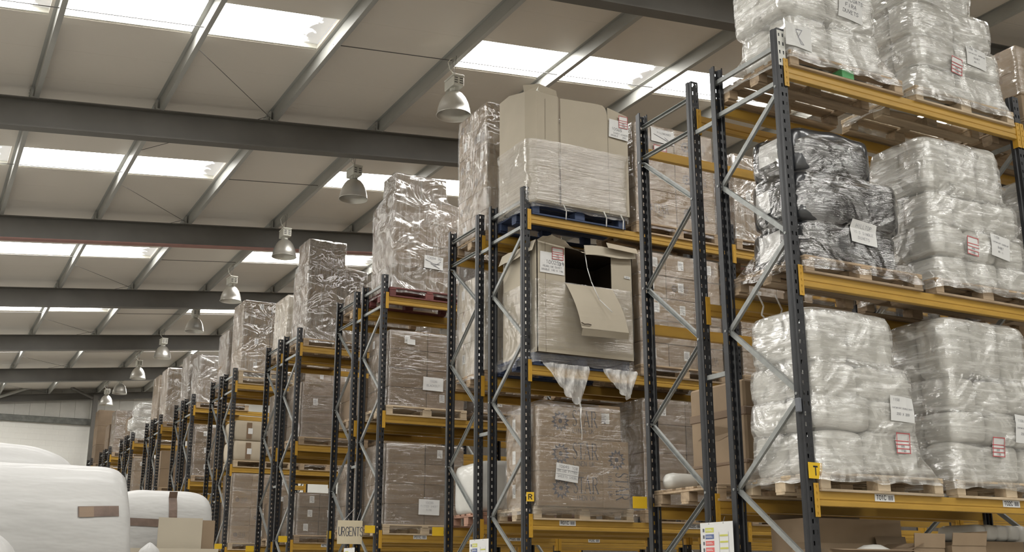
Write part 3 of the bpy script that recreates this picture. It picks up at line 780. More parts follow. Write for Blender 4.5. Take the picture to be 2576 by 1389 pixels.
# bagged bedding: tiers of soft bales
def lumpf(ph, A=.018, wl=.40):
    def f(x, y, z, nx, ny):
        s = x*abs(ny)+y*abs(nx)+.09*nz(x*2.3+ph*9, y*2.3, z*2.1)
        return A*(.55+.45*nz(x*1.7, y*1.7+ph*5, z*2.7)*1.6)*(abs(math.sin(PI*(s/wl+ph)))**.7-.6)
    return f
def bale_mb(x0, x1, y0, y1, z0, z1, seed, r=.1, A=.014):
    cz, hz = (z0+z1)/2, (z1-z0)/2; R = []; N = 72
    lf = lumpf(seed*.37, A, .30)
    for k in range(17):
        t = -1+2*k/16; t = math.copysign(abs(t)**.8, t)
        ins = min((x1-x0), (y1-y0))*.12*(1-(max(0, 1-abs(t)**2.8))**(1/2.8))
        ring = []
        for x, y, nx, ny in rr(x0+ins, x1-ins, y0+ins, y1-ins, r*(1-.3*abs(t)), N):
            z = cz+hz*t
            d = .010*nz(x*3+seed, y*3, z*3)+.006*nz(x*8, y*8+seed, z*8)+.5*lf(x, y, z, nx, ny)*(1-abs(t)**3)
            ring.append((x+nx*d, y+ny*d, z+.03*abs(t)*nz(x*2.2+seed, y*2.2, .5)+.008*nz(x*5, y*5+seed, t)))
        R.append(ring)
    return MB().rings(R, True, True)
def bale_load(lname, tiers, mt='bale', fmt='filmw', nx=2, pal=None, colour='white', seed=1, A=.02, r=.12, fl=.035, words=None):
    words = words or {2: ['bottom', 'top'], 3: ['bottom', 'middle', 'top'], 4: ['bottom', 'second', 'third', 'top'], 5: ['bottom', 'second', 'third', 'fourth', 'top']}[len(tiers)]
    rings = []
    if pal:
        zb, px0, px1, py0, py1 = pal
        rings += [(zb, px0, px1, py0, py1, .03), (zb+.045, px0+.008, px1-.008, py0+.006, py1-.006, .04)]
    for j, (z0, z1, x0, x1, y0, y1) in enumerate(tiers):
        w = (x1-x0)/nx; dm = (y0+y1)/2
        for a in range(nx):
            for b in (0, 1):
                if a and b: continue
                q_ = .11*w*(nx > 1)*(math.sin(seed*9+j*4.1))
                bx0, bx1 = x0+a*w+.004+(q_ if a else 0), x0+(a+1)*w-.004+(q_ if a < nx-1 else 0)
                by0, by1 = (y0, dm-.004) if b == 0 else (dm+.004, y1)
                mb = bale_mb(bx0, bx1, by0, by1, z0, z1-.004, seed+j*3.1+a*1.7+b*.9, r*.75)
                o = solo('bedding_bale', mb, mt, (bx0, by0, z0), True)
                pos = ({1: ['long'], 2: ['left', 'right'], 3: ['left', 'middle', 'right']}[nx])[a] if b == 0 else 'rear left'
                tag(o, '%s bedding bale, %s of %s tier, %s' % (colour, ('front '+pos) if b == 0 else pos, words[j], lname), 'bale', '%s bedding bales' % colour)
        last = j == len(tiers)-1
        for t in (-.96, -.7, -.35, 0, .35, .7, .93):
            if j == 0 and pal and t < -.1: continue
            ins = fl*.55*(1-(max(0, 1-abs(t)**2.6))**(1/2.6))
            if last and t > 0: ins = fl*1.6*(1-(max(0, 1-abs(t)**2.6))**(1/2.6))
            zz = (z0+z1)/2+(z1-z0)/2*t
            g = .026-ins
            rings.append((zz, x0-g, x1+g, y0-g, y1+g, r))
        if last: rings.append((z1+.012, x0+fl*1.5, x1-fl*1.5, y0+fl*1.5, y1-fl*1.5, r))
    lf = lumpf(seed*.37, A*.7, .36)
    mb = shell_mb(rings, seed*7.3, .018, 150, .03, True, .03, .5, lf)
    g = rings[0]
    o = solo('stretch_wrap', mb, fmt, ((g[1]+g[2])/2, g[3], g[0]), True)
    tag(o, 'clear stretch film wound round the %s' % lname, 'stretch film', 'stretch film round the pallet loads')
    return o, bvh_of(mb)

XA, XB = .06, 1.52                                          # the two pallet places in a bay
# ------------------------------------------------------------------ rack T: bagged bedding
yT = -.035
pallet(XA, yT, Z3, 'wooden pallet with a green block, top beams of rack T, by the end frame', 'wood', 0, (4, 'greenb', 'green painted block'))
o, b = bale_load('end load, top beams, rack T', [(Z3+PH+.0, 6.27, .10, 1.16, 0, .62), (6.27, 6.68, .03, 1.12, -.02, .64), (6.68, 7.1, .02, 1.1, -.02, .64), (7.1, 7.5, .06, 1.08, 0, .62)],
                 seed=1.3, pal=(Z3+.07, XA-.01, XA+PW+.015, yT-.012, yT+PD), A=.016)
s_ = Sheet(b, (.79, 6.45), .27, .24, -.12); p = s_.sheet(o, 'paper_sheet', 'paper', 'white sheet with handwriting')
write(s_, p, [('EASTCOATS', .034, 0, .06, .1), ('FIRA', .036, 0, .0, .1), ('DUVETS', .034, 0, -.06, .1)])
s_ = Sheet(b, (.17, 6.03), .28, .22, -.06); p = s_.sheet(o, 'paper_sheet', 'paper', 'faint sheet under the film')
mb = MB(); ribbon(mb, [(-.02, .07), (.04, .07), (0, 0), (.05, -.07), (.02, -.07), (-.02, .07)], .006); s_.ink(p, mb, 'inkp')
pallet(XB, yT, Z3, 'wooden pallet on the top beams of rack T, second from the end', 'woodp')
o, b = bale_load('second load, top beams, rack T', [(Z3+PH, 6.16, 1.62, 2.74, -.01, .62), (6.16, 6.45, 1.6, 2.72, -.02, .62), (6.45, 6.79, 1.58, 2.66, -.02, .62), (6.79, 7.25, 1.56, 2.45, 0, .6)],
                 seed=2.7, pal=(Z3+.06, XB-.01, XB+PW+.01, yT-.012, yT+PD), A=.014)
s_ = Sheet(b, (2.37, 6.34), .25, .2, -.12); p = s_.sheet(o, 'paper_sheet', 'paper', 'white sheet with printed lines')
write(s_, p, [('1158 32', .02, -.05, .07, .1), ('CARTWRIGHT SUPERIOR', .0125, 0, .025, .12), ('DUVET', .018, 0, -.02, .12), ('BS 11', .016, 0, -.06, .12)])
red_table(b, (2.09, 6.2), .14, .165, o, ang=-.12)

pallet(XA, yT, Z2, 'weathered wooden pallet under the black bales on rack T', 'wood')
o, b = bale_load('end load, middle beams, rack T', [(Z2+PH, 4.44, .08, 1.20, 0, .68), (4.44, 4.86, .05, 1.24, -.03, .62), (4.86, 5.24, .06, .98, 0, .6)],
                 'baleg', 'filmg', 1, (Z2+.05, XA-.02, XA+PW+.03, yT-.014, yT+PD), 'black', 4.2, .012, .24, .075)
s_ = Sheet(b, (.735, 4.38), .28, .19, -.07); p = s_.sheet(o, 'paper_sheet', 'paper', 'white sheet with faint handwriting')
write(s_, p, [('HILLTOP', .028, 0, .04, .1), ('10.5 SINGLE', .022, 0, -.01, .1), ('DUVETS', .024, 0, -.06, .1)], 'inkp')
for ax_, ay_ in ((.2, .72), (.42, .74)):
    child('film_strand', MB().tube([(ax_, ay_, Z2+.03), (ax_+.05, ay_-.02, Z2-.10), (ax_+.04, ay_, Z2-.17), (ax_+.10, ay_, Z2-.22)], .008, 5), 'filmh', o, True)
for cy_, cz_, w_, h_ in ((.30, 5.07, .22, .2), (.42, 4.64, .24, .2), (.36, 4.27, .26, .22)):
    s_ = Sheet(b, (cy_, cz_), w_, h_, .05, 'x', off=-.004); s_.sheet(o, 'paper_sheet', 'paper', 'white sheet on the left side')
pallet(XB, yT, Z2, 'wooden pallet on rack T middle beams, beside the black bales', 'wood')
o, b = bale_load('second load, middle beams, rack T', [(Z2+PH, 4.34, 1.60, 2.80, 0, .66), (4.34, 4.62, 1.58, 2.76, -.02, .66), (4.62, 4.93, 1.57, 2.72, -.01, .66), (4.93, 5.44, 1.55, 2.56, -.02, .64)],
                 nx=3, seed=5.9, pal=(Z2+.07, XB-.01, XB+PW+.01, yT-.012, yT+PD), A=.016)
s_ = Sheet(b, (2.38, 4.49), .25, .21, -.12); p = s_.sheet(o, 'paper_sheet', 'paper', 'white sheet with printed lines')
write(s_, p, [('1158', .02, -.05, .07, .1), ('CARTWRIGHT SUPERIOR', .0125, 0, .025, .12), ('DUVET', .018, 0, -.02, .12), ('BS 11', .016, 0, -.06, .12)])
red_table(b, (2.02, 4.45), .14, .165, o, ang=-.08)

pallet(XA, yT, Z1, 'pale wooden pallet on rack T lowest beams beside the yellow T sign', 'woodp')
o, b = bale_load('end load, lowest beams, rack T', [(Z1+PH, 2.74, .07, 1.18, 0, .74), (2.74, 3.0, .06, 1.15, -.02, .74), (3.0, 3.27, .06, 1.13, -.02, .72), (3.27, 3.70, .06, 1.0, 0, .66)],
                 nx=2, seed=8.1, pal=(Z1+.08, XA-.01, XA+PW+.01, yT-.012, yT+PD), A=.02)
s_ = Sheet(b, (.965, 2.935), .27, .2, -.03); p = s_.sheet(o, 'paper_sheet', 'paper', 'white sheet with printed lines')
write(s_, p, [('1158', .02, -.07, .06, .1), ('CARTWRIGHT DOUBLE DUVET', .0115, 0, .0, .12), ('200 X 200', .018, 0, -.05, .12)])
red_table(b, (.95, 2.665), .145, .16, o)
pallet(XB, yT, Z1, 'pale wooden pallet on rack T lowest beams, second from the end', 'woodp')
o, b = bale_load('second load, lowest beams, rack T', [(Z1+PH, 2.72, 1.56, 2.78, 0, .7), (2.72, 2.98, 1.57, 2.76, -.02, .7), (2.98, 3.27, 1.58, 2.74, -.02, .7), (3.27, 3.78, 1.57, 2.62, -.01, .68)],
                 nx=3, seed=9.4, pal=(Z1+.08, XB-.01, XB+PW+.01, yT-.012, yT+PD), A=.018)
red_table(b, (2.06, 2.695), .145, .16, o)
s_ = Sheet(b, (2.42, 2.86), .27, .24, -.05); p = s_.sheet(o, 'paper_sheet', 'paper', 'white sheet with printed lines')
write(s_, p, [('1158', .02, -.07, .06, .1), ('CARTWRIGHT DOUBLE DUVET', .0115, 0, .0, .12), ('200 X 200', .018, 0, -.05, .12)])
# second bay of rack T
pallet(3.0, yT, Z3, 'wooden pallet on rack T top beams past the second frame')
z = carton_load('third load, top beams, rack T', 3.02, 4.2, 0, .85, Z3+PH, [.25, .26, .26], 2, 2, 'card', 0)
wrap('third load, top beams, rack T', box_rings(3.02, 4.2, 0, .85, Z3+PH+.25, z, skirt=Z3+.4), 'film')
pallet(3.0, yT, Z2, 'wooden pallet on rack T middle beams past the second frame')
bale_load('third load, middle beams, rack T', [(Z2+PH, 4.4, 3.0, 4.2, 0, .7), (4.4, 4.85, 3.0, 4.2, 0, .7), (4.85, 5.3, 3.0, 4.2, 0, .7)], seed=11.2, pal=(Z2+.07, 2.99, 4.31, yT-.01, .9))

# ------------------------------------------------------------------ rack R: end load on the top beams, octagonal box half wrapped
yR = ROW['R']-.03
pallet(XA, yR, Z3, 'blue pallet under the tall kraft box on top of rack R', 'bluep')
def wall_mb(pts, z0, tops, t=.008):                         # cardboard wall along a ground polyline, own top height per vertex
    mb = MB()
    for (a, za), (b, zb) in zip(zip(pts, tops), zip(pts[1:], tops[1:])):
        d = (Vector((b[0], b[1]))-Vector((a[0], a[1]))).normalized(); n = Vector((d.y, -d.x))*t
        A, B, C, D = (a[0], a[1]), (b[0], b[1]), (b[0]-n.x, b[1]-n.y), (a[0]-n.x, a[1]-n.y)
        mb.quad((*A, z0), (*B, z0), (*B, zb), (*A, za)).quad((*D, z0), (*D, za), (*C, zb), (*C, z0)).quad((*A, za), (*B, zb), (*C, zb), (*D, za))
        mb.quad((*A, z0), (*A, za), (*D, za), (*D, z0)).quad((*B, z0), (*C, z0), (*C, zb), (*B, zb))
    return mb
BZ = Z3+PH
g = thing('octagonal_box', 'tall grey kraft octagonal box, open flaps, on a blue pallet on top of rack R', 'bulk box', (.1, 4.29, BZ))
child('front_panel', wall_mb([(.09, 4.29), (.375, 4.285), (.40, 4.30)], BZ, [7.285, 7.265, 7.25]), 'card2', g)
pts = [(.415, 4.285), (.7, 4.283), (.95, 4.283), (1.02, 4.283), (1.06, 4.283), (1.085, 4.285)]
child('front_panel', wall_mb(pts, BZ, [7.25, 7.27, 7.285, 7.28, 7.25, 7.17]), 'card2', g)
child('front_panel', wall_mb([(1.095, 4.292), (1.385, 4.295)], BZ, [7.275, 7.215]), 'card2', g)
child('chamfer_panel', wall_mb([(.0, 4.42), (.09, 4.29)], BZ, [7.30, 7.285]), 'card2', g)
child('chamfer_panel', wall_mb([(-.012, 4.80), (.0, 4.42)], BZ, [7.395, 7.30]), 'card2', g)
child('side_panel', wall_mb([(.02, 5.11), (-.012, 4.80)], BZ, [7.42, 7.395]), 'card2', g)
child('side_panel', wall_mb([(1.385, 4.295), (1.385, 5.1)], BZ, [7.215, 7.25]), 'card2', g)
child('back_panel', wall_mb([(1.385, 5.1), (.02, 5.11)], BZ, [7.25, 7.42]), 'card2', g)
child('flap', MB().quad((.0, 4.44, 7.30), (.085, 4.30, 7.285), (.13, 4.27, 7.375), (-.02, 4.43, 7.39)), 'card2', g)
child('flap', MB().quad((.1, 4.288, 7.285), (.37, 4.283, 7.265), (.345, 4.262, 7.325), (.11, 4.262, 7.365)), 'card2', g)
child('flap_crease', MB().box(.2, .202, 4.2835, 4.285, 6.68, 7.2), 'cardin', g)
bv = box_bvh(-.2, 1.6, 4.283, 5, 5.8, 7.5)
s_ = Sheet(bv, (1.245, 7.0), .285, .24, -.05); p = s_.sheet(g, 'delivery_label', 'paper', 'white delivery label with handwritten number')
write(s_, p, [('10065', .035, -.03, -.02, .09), ('DUVET COVERS', .02, .03, -.065, .1), ('DOUBLE', .02, -.06, -.1, .1), ('200', .02, .08, -.1, .1)])
red_table(bv, (1.31, 7.11), .13, .16, g, off=.013)
o, b = wrap('octagonal kraft box on top of rack R', [(Z3+.10, XA-.02, XA+PW+.05, yR-.03, yR+PD, .05), (BZ+.03, -.03, 1.40, 4.268, 5.13, .12), (6.2, -.03, 1.40, 4.268, 5.13, .12), (6.56, -.035, 1.40, 4.266, 5.13, .12), (6.60, -.045, 1.41, 4.255, 5.14, .12), (6.66, -.045, 1.41, 4.255, 5.14, .12)], 'films', 3.3, .010, cap=False)
for x in (.42, .98, 1.22):                                  # torn strands of film
    child('film_strand', MB().tube([(x, 4.25, Z3+.14), (x+.03, 4.236, Z3+.06), (x+.02, 4.23, Z3-.05)], .008, 6), 'filmh', o, True)

# ------------------------------------------------------------------ rack R: end load on the middle beams, cut-open bulk box
pallet(XA, yR, Z2, 'blue pallet under the cut-open kraft box, rack R middle beams', 'bluep')
BZ = Z2+PH
g = thing('bulk_box', 'large kraft box with a hanging cut flap, rack R middle beams', 'bulk box', (.07, 4.29, BZ))
x0, x1, yf, yb, zt = .075, 1.385, 4.285, 5.12, 5.41
fp = MB(); t = .009
def slab(mb, pts, t=.009):                                  # flat board from an outline (x, z) at the front face
    n = len(pts); i = len(mb.v)
    mb.v += [Vector((x, yf, z)) for x, z in pts]+[Vector((x, yf+t, z)) for x, z in pts]
    mb.f += [tuple(range(i, i+n)), tuple(range(i+2*n-1, i+n-1, -1))]+[(i+k, i+n+k, i+n+(k+1) % n, i+(k+1) % n) for k in range(n)]
slab(fp, [(x0, BZ), (.45, BZ), (.45, 5.30), (.45, zt), (x0, zt)])
slab(fp, [(1.09, BZ), (x1, BZ), (x1, zt+.01), (1.09, zt)])
slab(fp, [(.45, BZ), (1.09, BZ), (1.09, 4.945), (.45, 4.94)])
slab(fp, [(.72, 5.33), (1.09, 5.34), (1.09, zt), (.72, zt)])
child('front_panel', fp, 'card2', g)
child('side_panel', MB().box(x0, x0+.009, yf, yb, BZ, zt), 'card2', g)
child('side_panel', MB().box(x1-.009, x1, yf, yb, BZ, zt), 'card2', g)
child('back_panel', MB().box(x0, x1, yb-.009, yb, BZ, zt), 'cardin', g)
child('inner_shade_sheet', MB().box(x0+.012, x1-.012, yf+.012, yb-.012, BZ, BZ+.02), 'cardin', g)
child('top_shade_board', MB().box(x0, x1, yf+.10, yb, zt-.004, zt+.004), 'cardin', g)  # unseen top board brought forward to keep light out of the box
for xx in (x0+.0092, x1-.0112): child('inner_shade_sheet', MB().box(xx, xx+.002, yf+.012, yb-.012, BZ, zt-.006), 'cardin', g)  # dark sheets added on the side walls to paint the interior shade
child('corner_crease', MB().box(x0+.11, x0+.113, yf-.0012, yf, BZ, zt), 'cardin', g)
fl = MB().grid(6, 8, lambda a, b: (lerp(.45, 1.09, a)+.085*b+.01*math.sin(3*b), yf-.006-.20*b-.03*math.sin(PI*b)*1.0, 4.94-.56*b+.006*a))
cut = child('cut_flap', fl, 'card2', g); cut['label'] = 'cut-out flap hanging forward'
child('flap_fold', MB().quad((.545, yf-.21, 4.375), (1.175, yf-.21, 4.385), (1.185, yf-.175, 4.315), (.55, yf-.175, 4.30)), 'card2', g)
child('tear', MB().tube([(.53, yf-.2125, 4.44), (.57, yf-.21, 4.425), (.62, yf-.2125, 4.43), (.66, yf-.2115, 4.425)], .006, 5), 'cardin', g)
torn = MB().grid(10, 3, lambda a, b: (lerp(x0-.01, .72, a), yf-.01-.15*b*(1-.75*a), zt-.005-.06*a+b*(.075*math.sin(PI*min(1, a*1.25+.12))-.02)+.012*math.sin(a*40)*b))
child('torn_flap', torn, 'card2', g)
child('torn_flap', MB().grid(6, 2, lambda a, b: (lerp(.70, 1.41, a), yf-.02-.035*b, zt+.02+.04*a-.125*b+.01*math.sin(a*7))), 'card2', g)
child('torn_flap', MB().grid(4, 2, lambda a, b: (lerp(.99, 1.42, a), yf-.055-.04*b, zt+.085-.02*a-.075*b)), 'card3', g)
child('side_flap', MB().grid(5, 2, lambda a, b: (x0-.012-.05*b, lerp(yf, yb, a), zt+.005-.135*b+.012*math.sin(a*9))), 'card2', g)
wire = MB().tube([(.72, yf-.012, 5.32), (.735, yf-.03, 5.15), (.77, yf-.06, 4.98), (.83, yf-.13, 4.76), (.93, yf-.24, 4.60)], .006, 6)
child('plastic_strand', wire, 'paper', g, True)
bv = box_bvh(-.2, 1.6, yf, 5, 4, 6)
s_ = Sheet(bv, (.275, 5.155), .325, .25, -.02); p = s_.sheet(g, 'delivery_label', 'paper', 'white delivery label with handwritten number')
write(s_, p, [('10025', .04, .0, -.01, .09), ('39', .04, .12, -.015, .14), ('PEARLISE DUVET', .02, .0, -.055, .11), ('DOUBLE 195 X 195', .02, 0, -.095, .11)])
red_table(bv, (.345, 5.275), .15, .14, g, off=.012)
s_ = Sheet(bv, (1.31, 5.115), .085, .03, -.05); p = s_.sheet(g, 'small_label', 'paper')
write(s_, p, [('0810', .016, 0, -.008, .12)])
o, b = wrap('cut-open kraft box, rack R middle beams', [(Z2+.03, XA-.03, XA+PW+.06, yR-.035, yR+PD, .03), (Z2+.16, XA-.03, XA+PW+.05, yR-.032, yR+PD, .03), (BZ+.05, x0-.012, x1+.012, yf-.012, yb+.012, .03), (4.95, x0-.01, x1+.01, yf-.009, yb+.01, .03)], 'film', 6.1, .006, cap=False, streak=1.0)
def drape(xa, xb, z0, pts):                                 # torn film hanging over the beam: pts = lower outline z at a in 0..1
    def fn(a, b):
        k = a*(len(pts)-1); i = min(int(k), len(pts)-2); zl = lerp(pts[i], pts[i+1], k-i)
        xx = lerp(xa, xb, a); xc = (xa+xb)/2+.09
        xx = lerp(xx, xc+(xx-xc)*.72, b*b)
        return (xx+.012*math.sin(a*31+b*4), 4.318-.05-.018*b+.014*math.sin(a*23+b*5)+.008*math.sin(a*57), lerp(z0, zl, b))
    return MB().grid(44, 14, fn)
d1 = drape(.13, .74, Z2+.02, [3.9, 3.78, 3.7, 3.62, 3.585, 3.53, 3.56, 3.78])
c_ = child('torn_film', d1, 'filmh', o, True); c_['label'] = 'torn film hanging over the yellow beam'
d1 = drape(.93, 1.40, Z2+.02, [3.84, 3.80, 3.72, 3.68, 3.63, 3.7, 3.88])
child('torn_film', d1, 'filmh', o, True)
child('film_strand', MB().tube([(.58, 4.25, 3.62), (.61, 4.245, 3.5), (.6, 4.24, 3.38)], .010, 6).tube([(.6, 4.24, 3.38), (.615, 4.24, 3.2), (.61, 4.24, 3.14)], .005, 6), 'filmh', o, True)

# ------------------------------------------------------------------ rack R: end load on the lowest beams, printed cartons
pallet(XA, yR, Z1, 'pale wooden pallet on rack R lowest beams beside the yellow R sign', 'woodp')
BZ = Z1+PH; ln = 'end load, lowest beams, rack R'
xa, xm, xb = .075, .925, 1.275
for j, (z0, h) in enumerate(((BZ, .375), (BZ+.377, .375), (BZ+.754, .345))):
    c = carton(xa, 4.31, z0, xm-xa-.004, .36, h, 'wide star-printed brown carton, front left, %s course up, %s' % (CW[j], ln), 'cartons stacked in the racks', 'card', True,
               [('x', .2, h*.5, .06, .16)] if j != 1 else [('x', .16, h*.5, .07, .1)], None, 0)
    s_ = .178
    gq = put(c, 'y', xm-xa, .36, .30, h*.53, bits('logo', .125), 'printed_emblem'); O('emblem_centre', bits('logol', .125), gq)
    put(c, 'y', xm-xa, .36, .455, h*.4, bits('star', s_), 'printed_lettering'); put(c, 'y', xm-xa, .36, .462, h*.4-.075, bits('linen', .05), 'printed_lettering')
    carton(xa+.01, 4.68, z0, .8, .36, h-(.05 if j == 2 else 0), 'brown carton behind the printed front row, %s course up, %s' % (CW[j], ln), 'cartons stacked in the racks', 'card', True, [('x', .18, h*.5, .07, .15)], None, 0)
c = carton(xm, 4.305, BZ, xb-xm, .37, .754, 'upright brown carton with sideways lettering, front right, %s' % ln, 'cartons stacked in the racks', 'card', False, None, None, 0)
gq = put(c, 'y', xb-xm, .37, .185, .54, bits('logo', .115), 'printed_emblem'); O('emblem_centre', bits('logol', .115), gq)
put(c, 'y', xb-xm, .37, .165, .40, bits('star', .175), 'printed_lettering', PI/2)
put(c, 'y', xb-xm, .37, .065, .40, bits('linen', .05), 'printed_lettering', PI/2)
c = carton(xm-.02, 4.33, BZ+.756, .29, .36, .40, 'plain upper carton with a small label, front right, %s' % ln, 'cartons stacked in the racks', 'card', True, [('y', .05, .25, .17, .12)], None, 0)
o, b = wrap(ln, [(Z1+.06, XA-.02, XA+PW+.02, yR-.02, yR+PD-.05, .03), (BZ+.06, xa-.02, xb+.02, 4.28, 5.06, .03), (BZ+.74, xa-.014, xb+.012, 4.285, 5.05, .03), (BZ+.80, xa-.01, xb-.04, 4.29, 5.05, .04), (BZ+1.10, xa-.008, xb-.075, 4.30, 5.03, .04), (BZ+1.16, xa+.05, xb-.12, 4.36, 4.98, .03)], 'film', 2.2, .006)
s_ = Sheet(b, (.435, 2.77), .29, .185, -.11); p = s_.sheet(o, 'paper_sheet', 'paper', 'white sheet with handwriting')
write(s_, p, [('10645', .03, -.05, .045, .08), ('108', .03, .09, .045, .08), ('DELUXE FITTED', .022, 0, -.0, .1), ('SHEETS DOUBLE', .024, .02, -.06, .08)])
mb = MB(); ribbon(mb, [(-.14, .026), (.14, .026)], .003); ribbon(mb, [(-.14, -.024), (.14, -.024)], .003); s_.ink(p, mb)
# ------------------------------------------------------------------ rest of rack R
def std_load(r, place, lv, hs, nx=2, ny=2, film_='film', pal='wood', x=None, w=None, mt='card', lab=.6, star=0, off=0, star_side=False, colour='brown', alt=False, faces='y', npal=1, top=None, d=.84):
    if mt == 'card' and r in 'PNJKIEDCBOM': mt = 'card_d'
    bk = r in BACK; y0 = yfront(r)-.03 if not bk else yfront(r)+.03-PD
    bx = bayx(r); pn = {0: 'end', 1: 'second', 2: 'third', 3: 'fourth', 4: 'fifth', 5: 'sixth'}[place]
    px_ = bx[place//2]+(XA if place % 2 == 0 else XB) if x is None else x
    z = LV[lv]
    ln = '%s load, %s beams, %s' % (pn, LVN[lv], RN[r])
    for q in range(npal): pallet(px_, y0, z+q*PH, '%s pallet%s under %s' % ({'wood': 'wooden', 'woodp': 'pale wooden', 'bluep': 'blue', 'redp': 'red', 'pinkp': 'reddish'}[pal], ' one of two' if False else (', upper of two,' if q else (', lower of two,' if npal > 1 else '')), ln), pal)
    zb = z+npal*PH
    w = w or PW-.06
    cx0 = px_+.03+off
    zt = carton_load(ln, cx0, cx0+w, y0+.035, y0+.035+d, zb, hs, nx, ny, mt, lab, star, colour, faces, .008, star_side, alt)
    o = b = None
    if top:                                                  # a smaller tier on top: (x0, x1, d, h, n)
        tx0, tx1, td, th, tn = top
        carton_load('top tier of %s load, %s' % (pn, RN[r]), cx0+tx0, cx0+tx1, y0+.04, y0+.04+td, zt, [th], tn, 1, mt, 0, 0, 'upper '+colour)
    if film_:
        R = box_rings(cx0, cx0+w, y0+.035, y0+.035+d, zb, zt, skirt=z+.08)
        if top:
            R = R[:-1]+[(zt+.03, cx0+tx0-.05, cx0+tx1+.05, y0+.02, y0+.04+td+.06, .03), (zt+.09, cx0+tx0-.012, cx0+tx1+.012, y0+.028, y0+.052+td, .03), (zt+th, cx0+tx0-.012, cx0+tx1+.012, y0+.028, y0+.052+td, .02), (zt+th+.01, cx0+tx0+.03, cx0+tx1-.03, y0+.07, y0+td, .02)]
        o, b = wrap(ln, R, film_, amp=.009 if film_ == 'film' else .012)
    return o, b, zt
o, b, z = std_load('R', 1, 1, [.33, .33, .34, .30], 2, 1, 'film', colour='dark brown', lab=.1, mt='card_d')
std_load('R', 1, 2, [.285]*5, 3, 1, 'film', lab=.95, star=.3, alt=False)
o, b, z = std_load('R', 1, 3, [.46, .46, .42], 2, 1, 'film', mt='card', lab=.2, star=.8)
s_ = Sheet(b, (1.98, 7.12), .36, .24, -.02); p = s_.sheet(o, 'paper_sheet', 'paper', 'white sheet with a crossed-out note')
write(s_, p, [('10033 4', .035, 0, .06, .09), ('PILLOWCASES', .022, .02, .0, .1)])
mb = MB(); ribbon(mb, [(-.15, .07), (.12, -.09)], .006); ribbon(mb, [(-.14, -.02), (.14, -.1)], .005); s_.ink(p, mb)
red_table(b, (1.93, 6.87), .2, .17, o)
std_load('R', 2, 1, [.36, .36, .3], 2, 1, 'film')
std_load('R', 2, 2, [.3, .3, .3, .3], 2, 1, 'film', lab=.9)
std_load('R', 2, 3, [.4, .4, .4], 2, 1, 'filmv')
# rack S: a lone taped carton and a bolster
pallet(.03, 1.16, Z1, 'wooden pallet on the lowest beams of rack S with a tall taped carton', 'wood')
g = thing('tall_carton', 'tall brown taped carton on the lowest beams of the rack behind rack T', 'carton', (.42, 1.2, Z1+PH))
b0 = MB().bbox(.42, 1.2, 1.22, 2.0, Z1+PH, 3.34, .02)
child('carton_body', b0, 'card', g)
child('tape_band', MB().bbox(.412, 1.208, 1.212, 2.008, 3.02, 3.10, .01), 'ctape', g); child('tape_band', MB().bbox(.414, 1.206, 1.214, 2.006, 2.6, 2.64, .01), 'ctape', g)
child('crushed_flap', MB().quad((.418, 1.9, 2.86), (.38, 1.6, 2.96), (.415, 1.3, 2.9), (.418, 1.6, 2.83)), 'card', g)
R = []
for k in range(13):
    t = -1+k/6; rr_ = .075*(1-abs(t)**5)**.5+.004
    R.append([(.04+.19+.19*t, 1.93+rr_*math.cos(2*PI*q/18), Z1+PH+.075+rr_*math.sin(2*PI*q/18)+.006*nz(t*3, q*.6, 1)) for q in range(18)])
tag(solo('bolster', MB().rings(R, True, True), 'bale', (.23, 1.93, Z1+PH), True), 'white bagged bolster lying on the pallet beside the tall carton in rack S', 'bolster')
# rack Q: tall carton stack beside the octagonal box, cream cartons, white bale
std_load('Q', 0, 3, [.30]*3+[.29]*3, 2, 2, 'filmv', star_side=True, lab=.8, w=1.1)
std_load('Q', 0, 2, [.43, .43, .4], 2, 2, 'filmv', mt='card3', colour='cream', lab=.9)
pallet(XA, 5.59, Z1, 'reddish pallet under a white bale, rack Q lowest beams', 'pinkp')
tag(solo('bagged_pillow', bale_mb(.03, .62, 5.62, 6.4, Z1+PH, 3.02, 14.5, .16), 'bale', (.3, 6.0, Z1+PH), True), 'white bagged pillow bale on the reddish pallet, lowest beams of rack behind rack R', 'bale')
std_load('Q', 1, 2, [.4]*3, 2, 1, 'film')
# ------------------------------------------------------------------ rack P
o, b, z = std_load('P', 0, 3, [.37, .36, .36, .36], 2, 2, 'filmv', 'redp', off=0, w=1.12, lab=0, top=(.02, .90, .5, .40, 2))
s_ = Sheet(b, (.77, 6.36), .32, .2, -.02); p = s_.sheet(o, 'paper_sheet', 'paper', 'white sheet with a crossed-out note')
write(s_, p, [('10034 30', .035, 0, .05, .09)])
mb = MB(); ribbon(mb, [(-.14, .03), (.0, -.02), (.1, -.02)], .008); ribbon(mb, [(-.05, -.02), (.1, -.08)], .008); ribbon(mb, [(.0, -.06), (.12, .03)], .006); s_.ink(p, mb)
o, b, z = std_load('P', 0, 2, [.285]*4, 2, 2, 'film', 'woodp', lab=.25)
s_ = Sheet(b, (.80, 4.47), .33, .2, -.02); p = s_.sheet(o, 'paper_sheet', 'paper', 'large white sheet under the film'); write(s_, p, [('10036', .03, 0, .03, .08), ('BLACKOUT', .03, 0, -.04, .08)], 'inkp')
s_ = Sheet(b, (.43, 5.08), .13, .08, 0); s_.sheet(o)
o, b, z = std_load('P', 0, 1, [.29]*4, 2, 2, 'film', 'woodp', lab=.25)
s_ = Sheet(b, (.77, 2.66), .33, .22, -.02); p = s_.sheet(o, 'paper_sheet', 'paper', 'large white sheet under the film'); write(s_, p, [('10036', .03, 0, .05, .08), ('FITTED SHEET', .025, 0, 0, .08), ('KING', .025, 0, -.05, .08)], 'inkp')
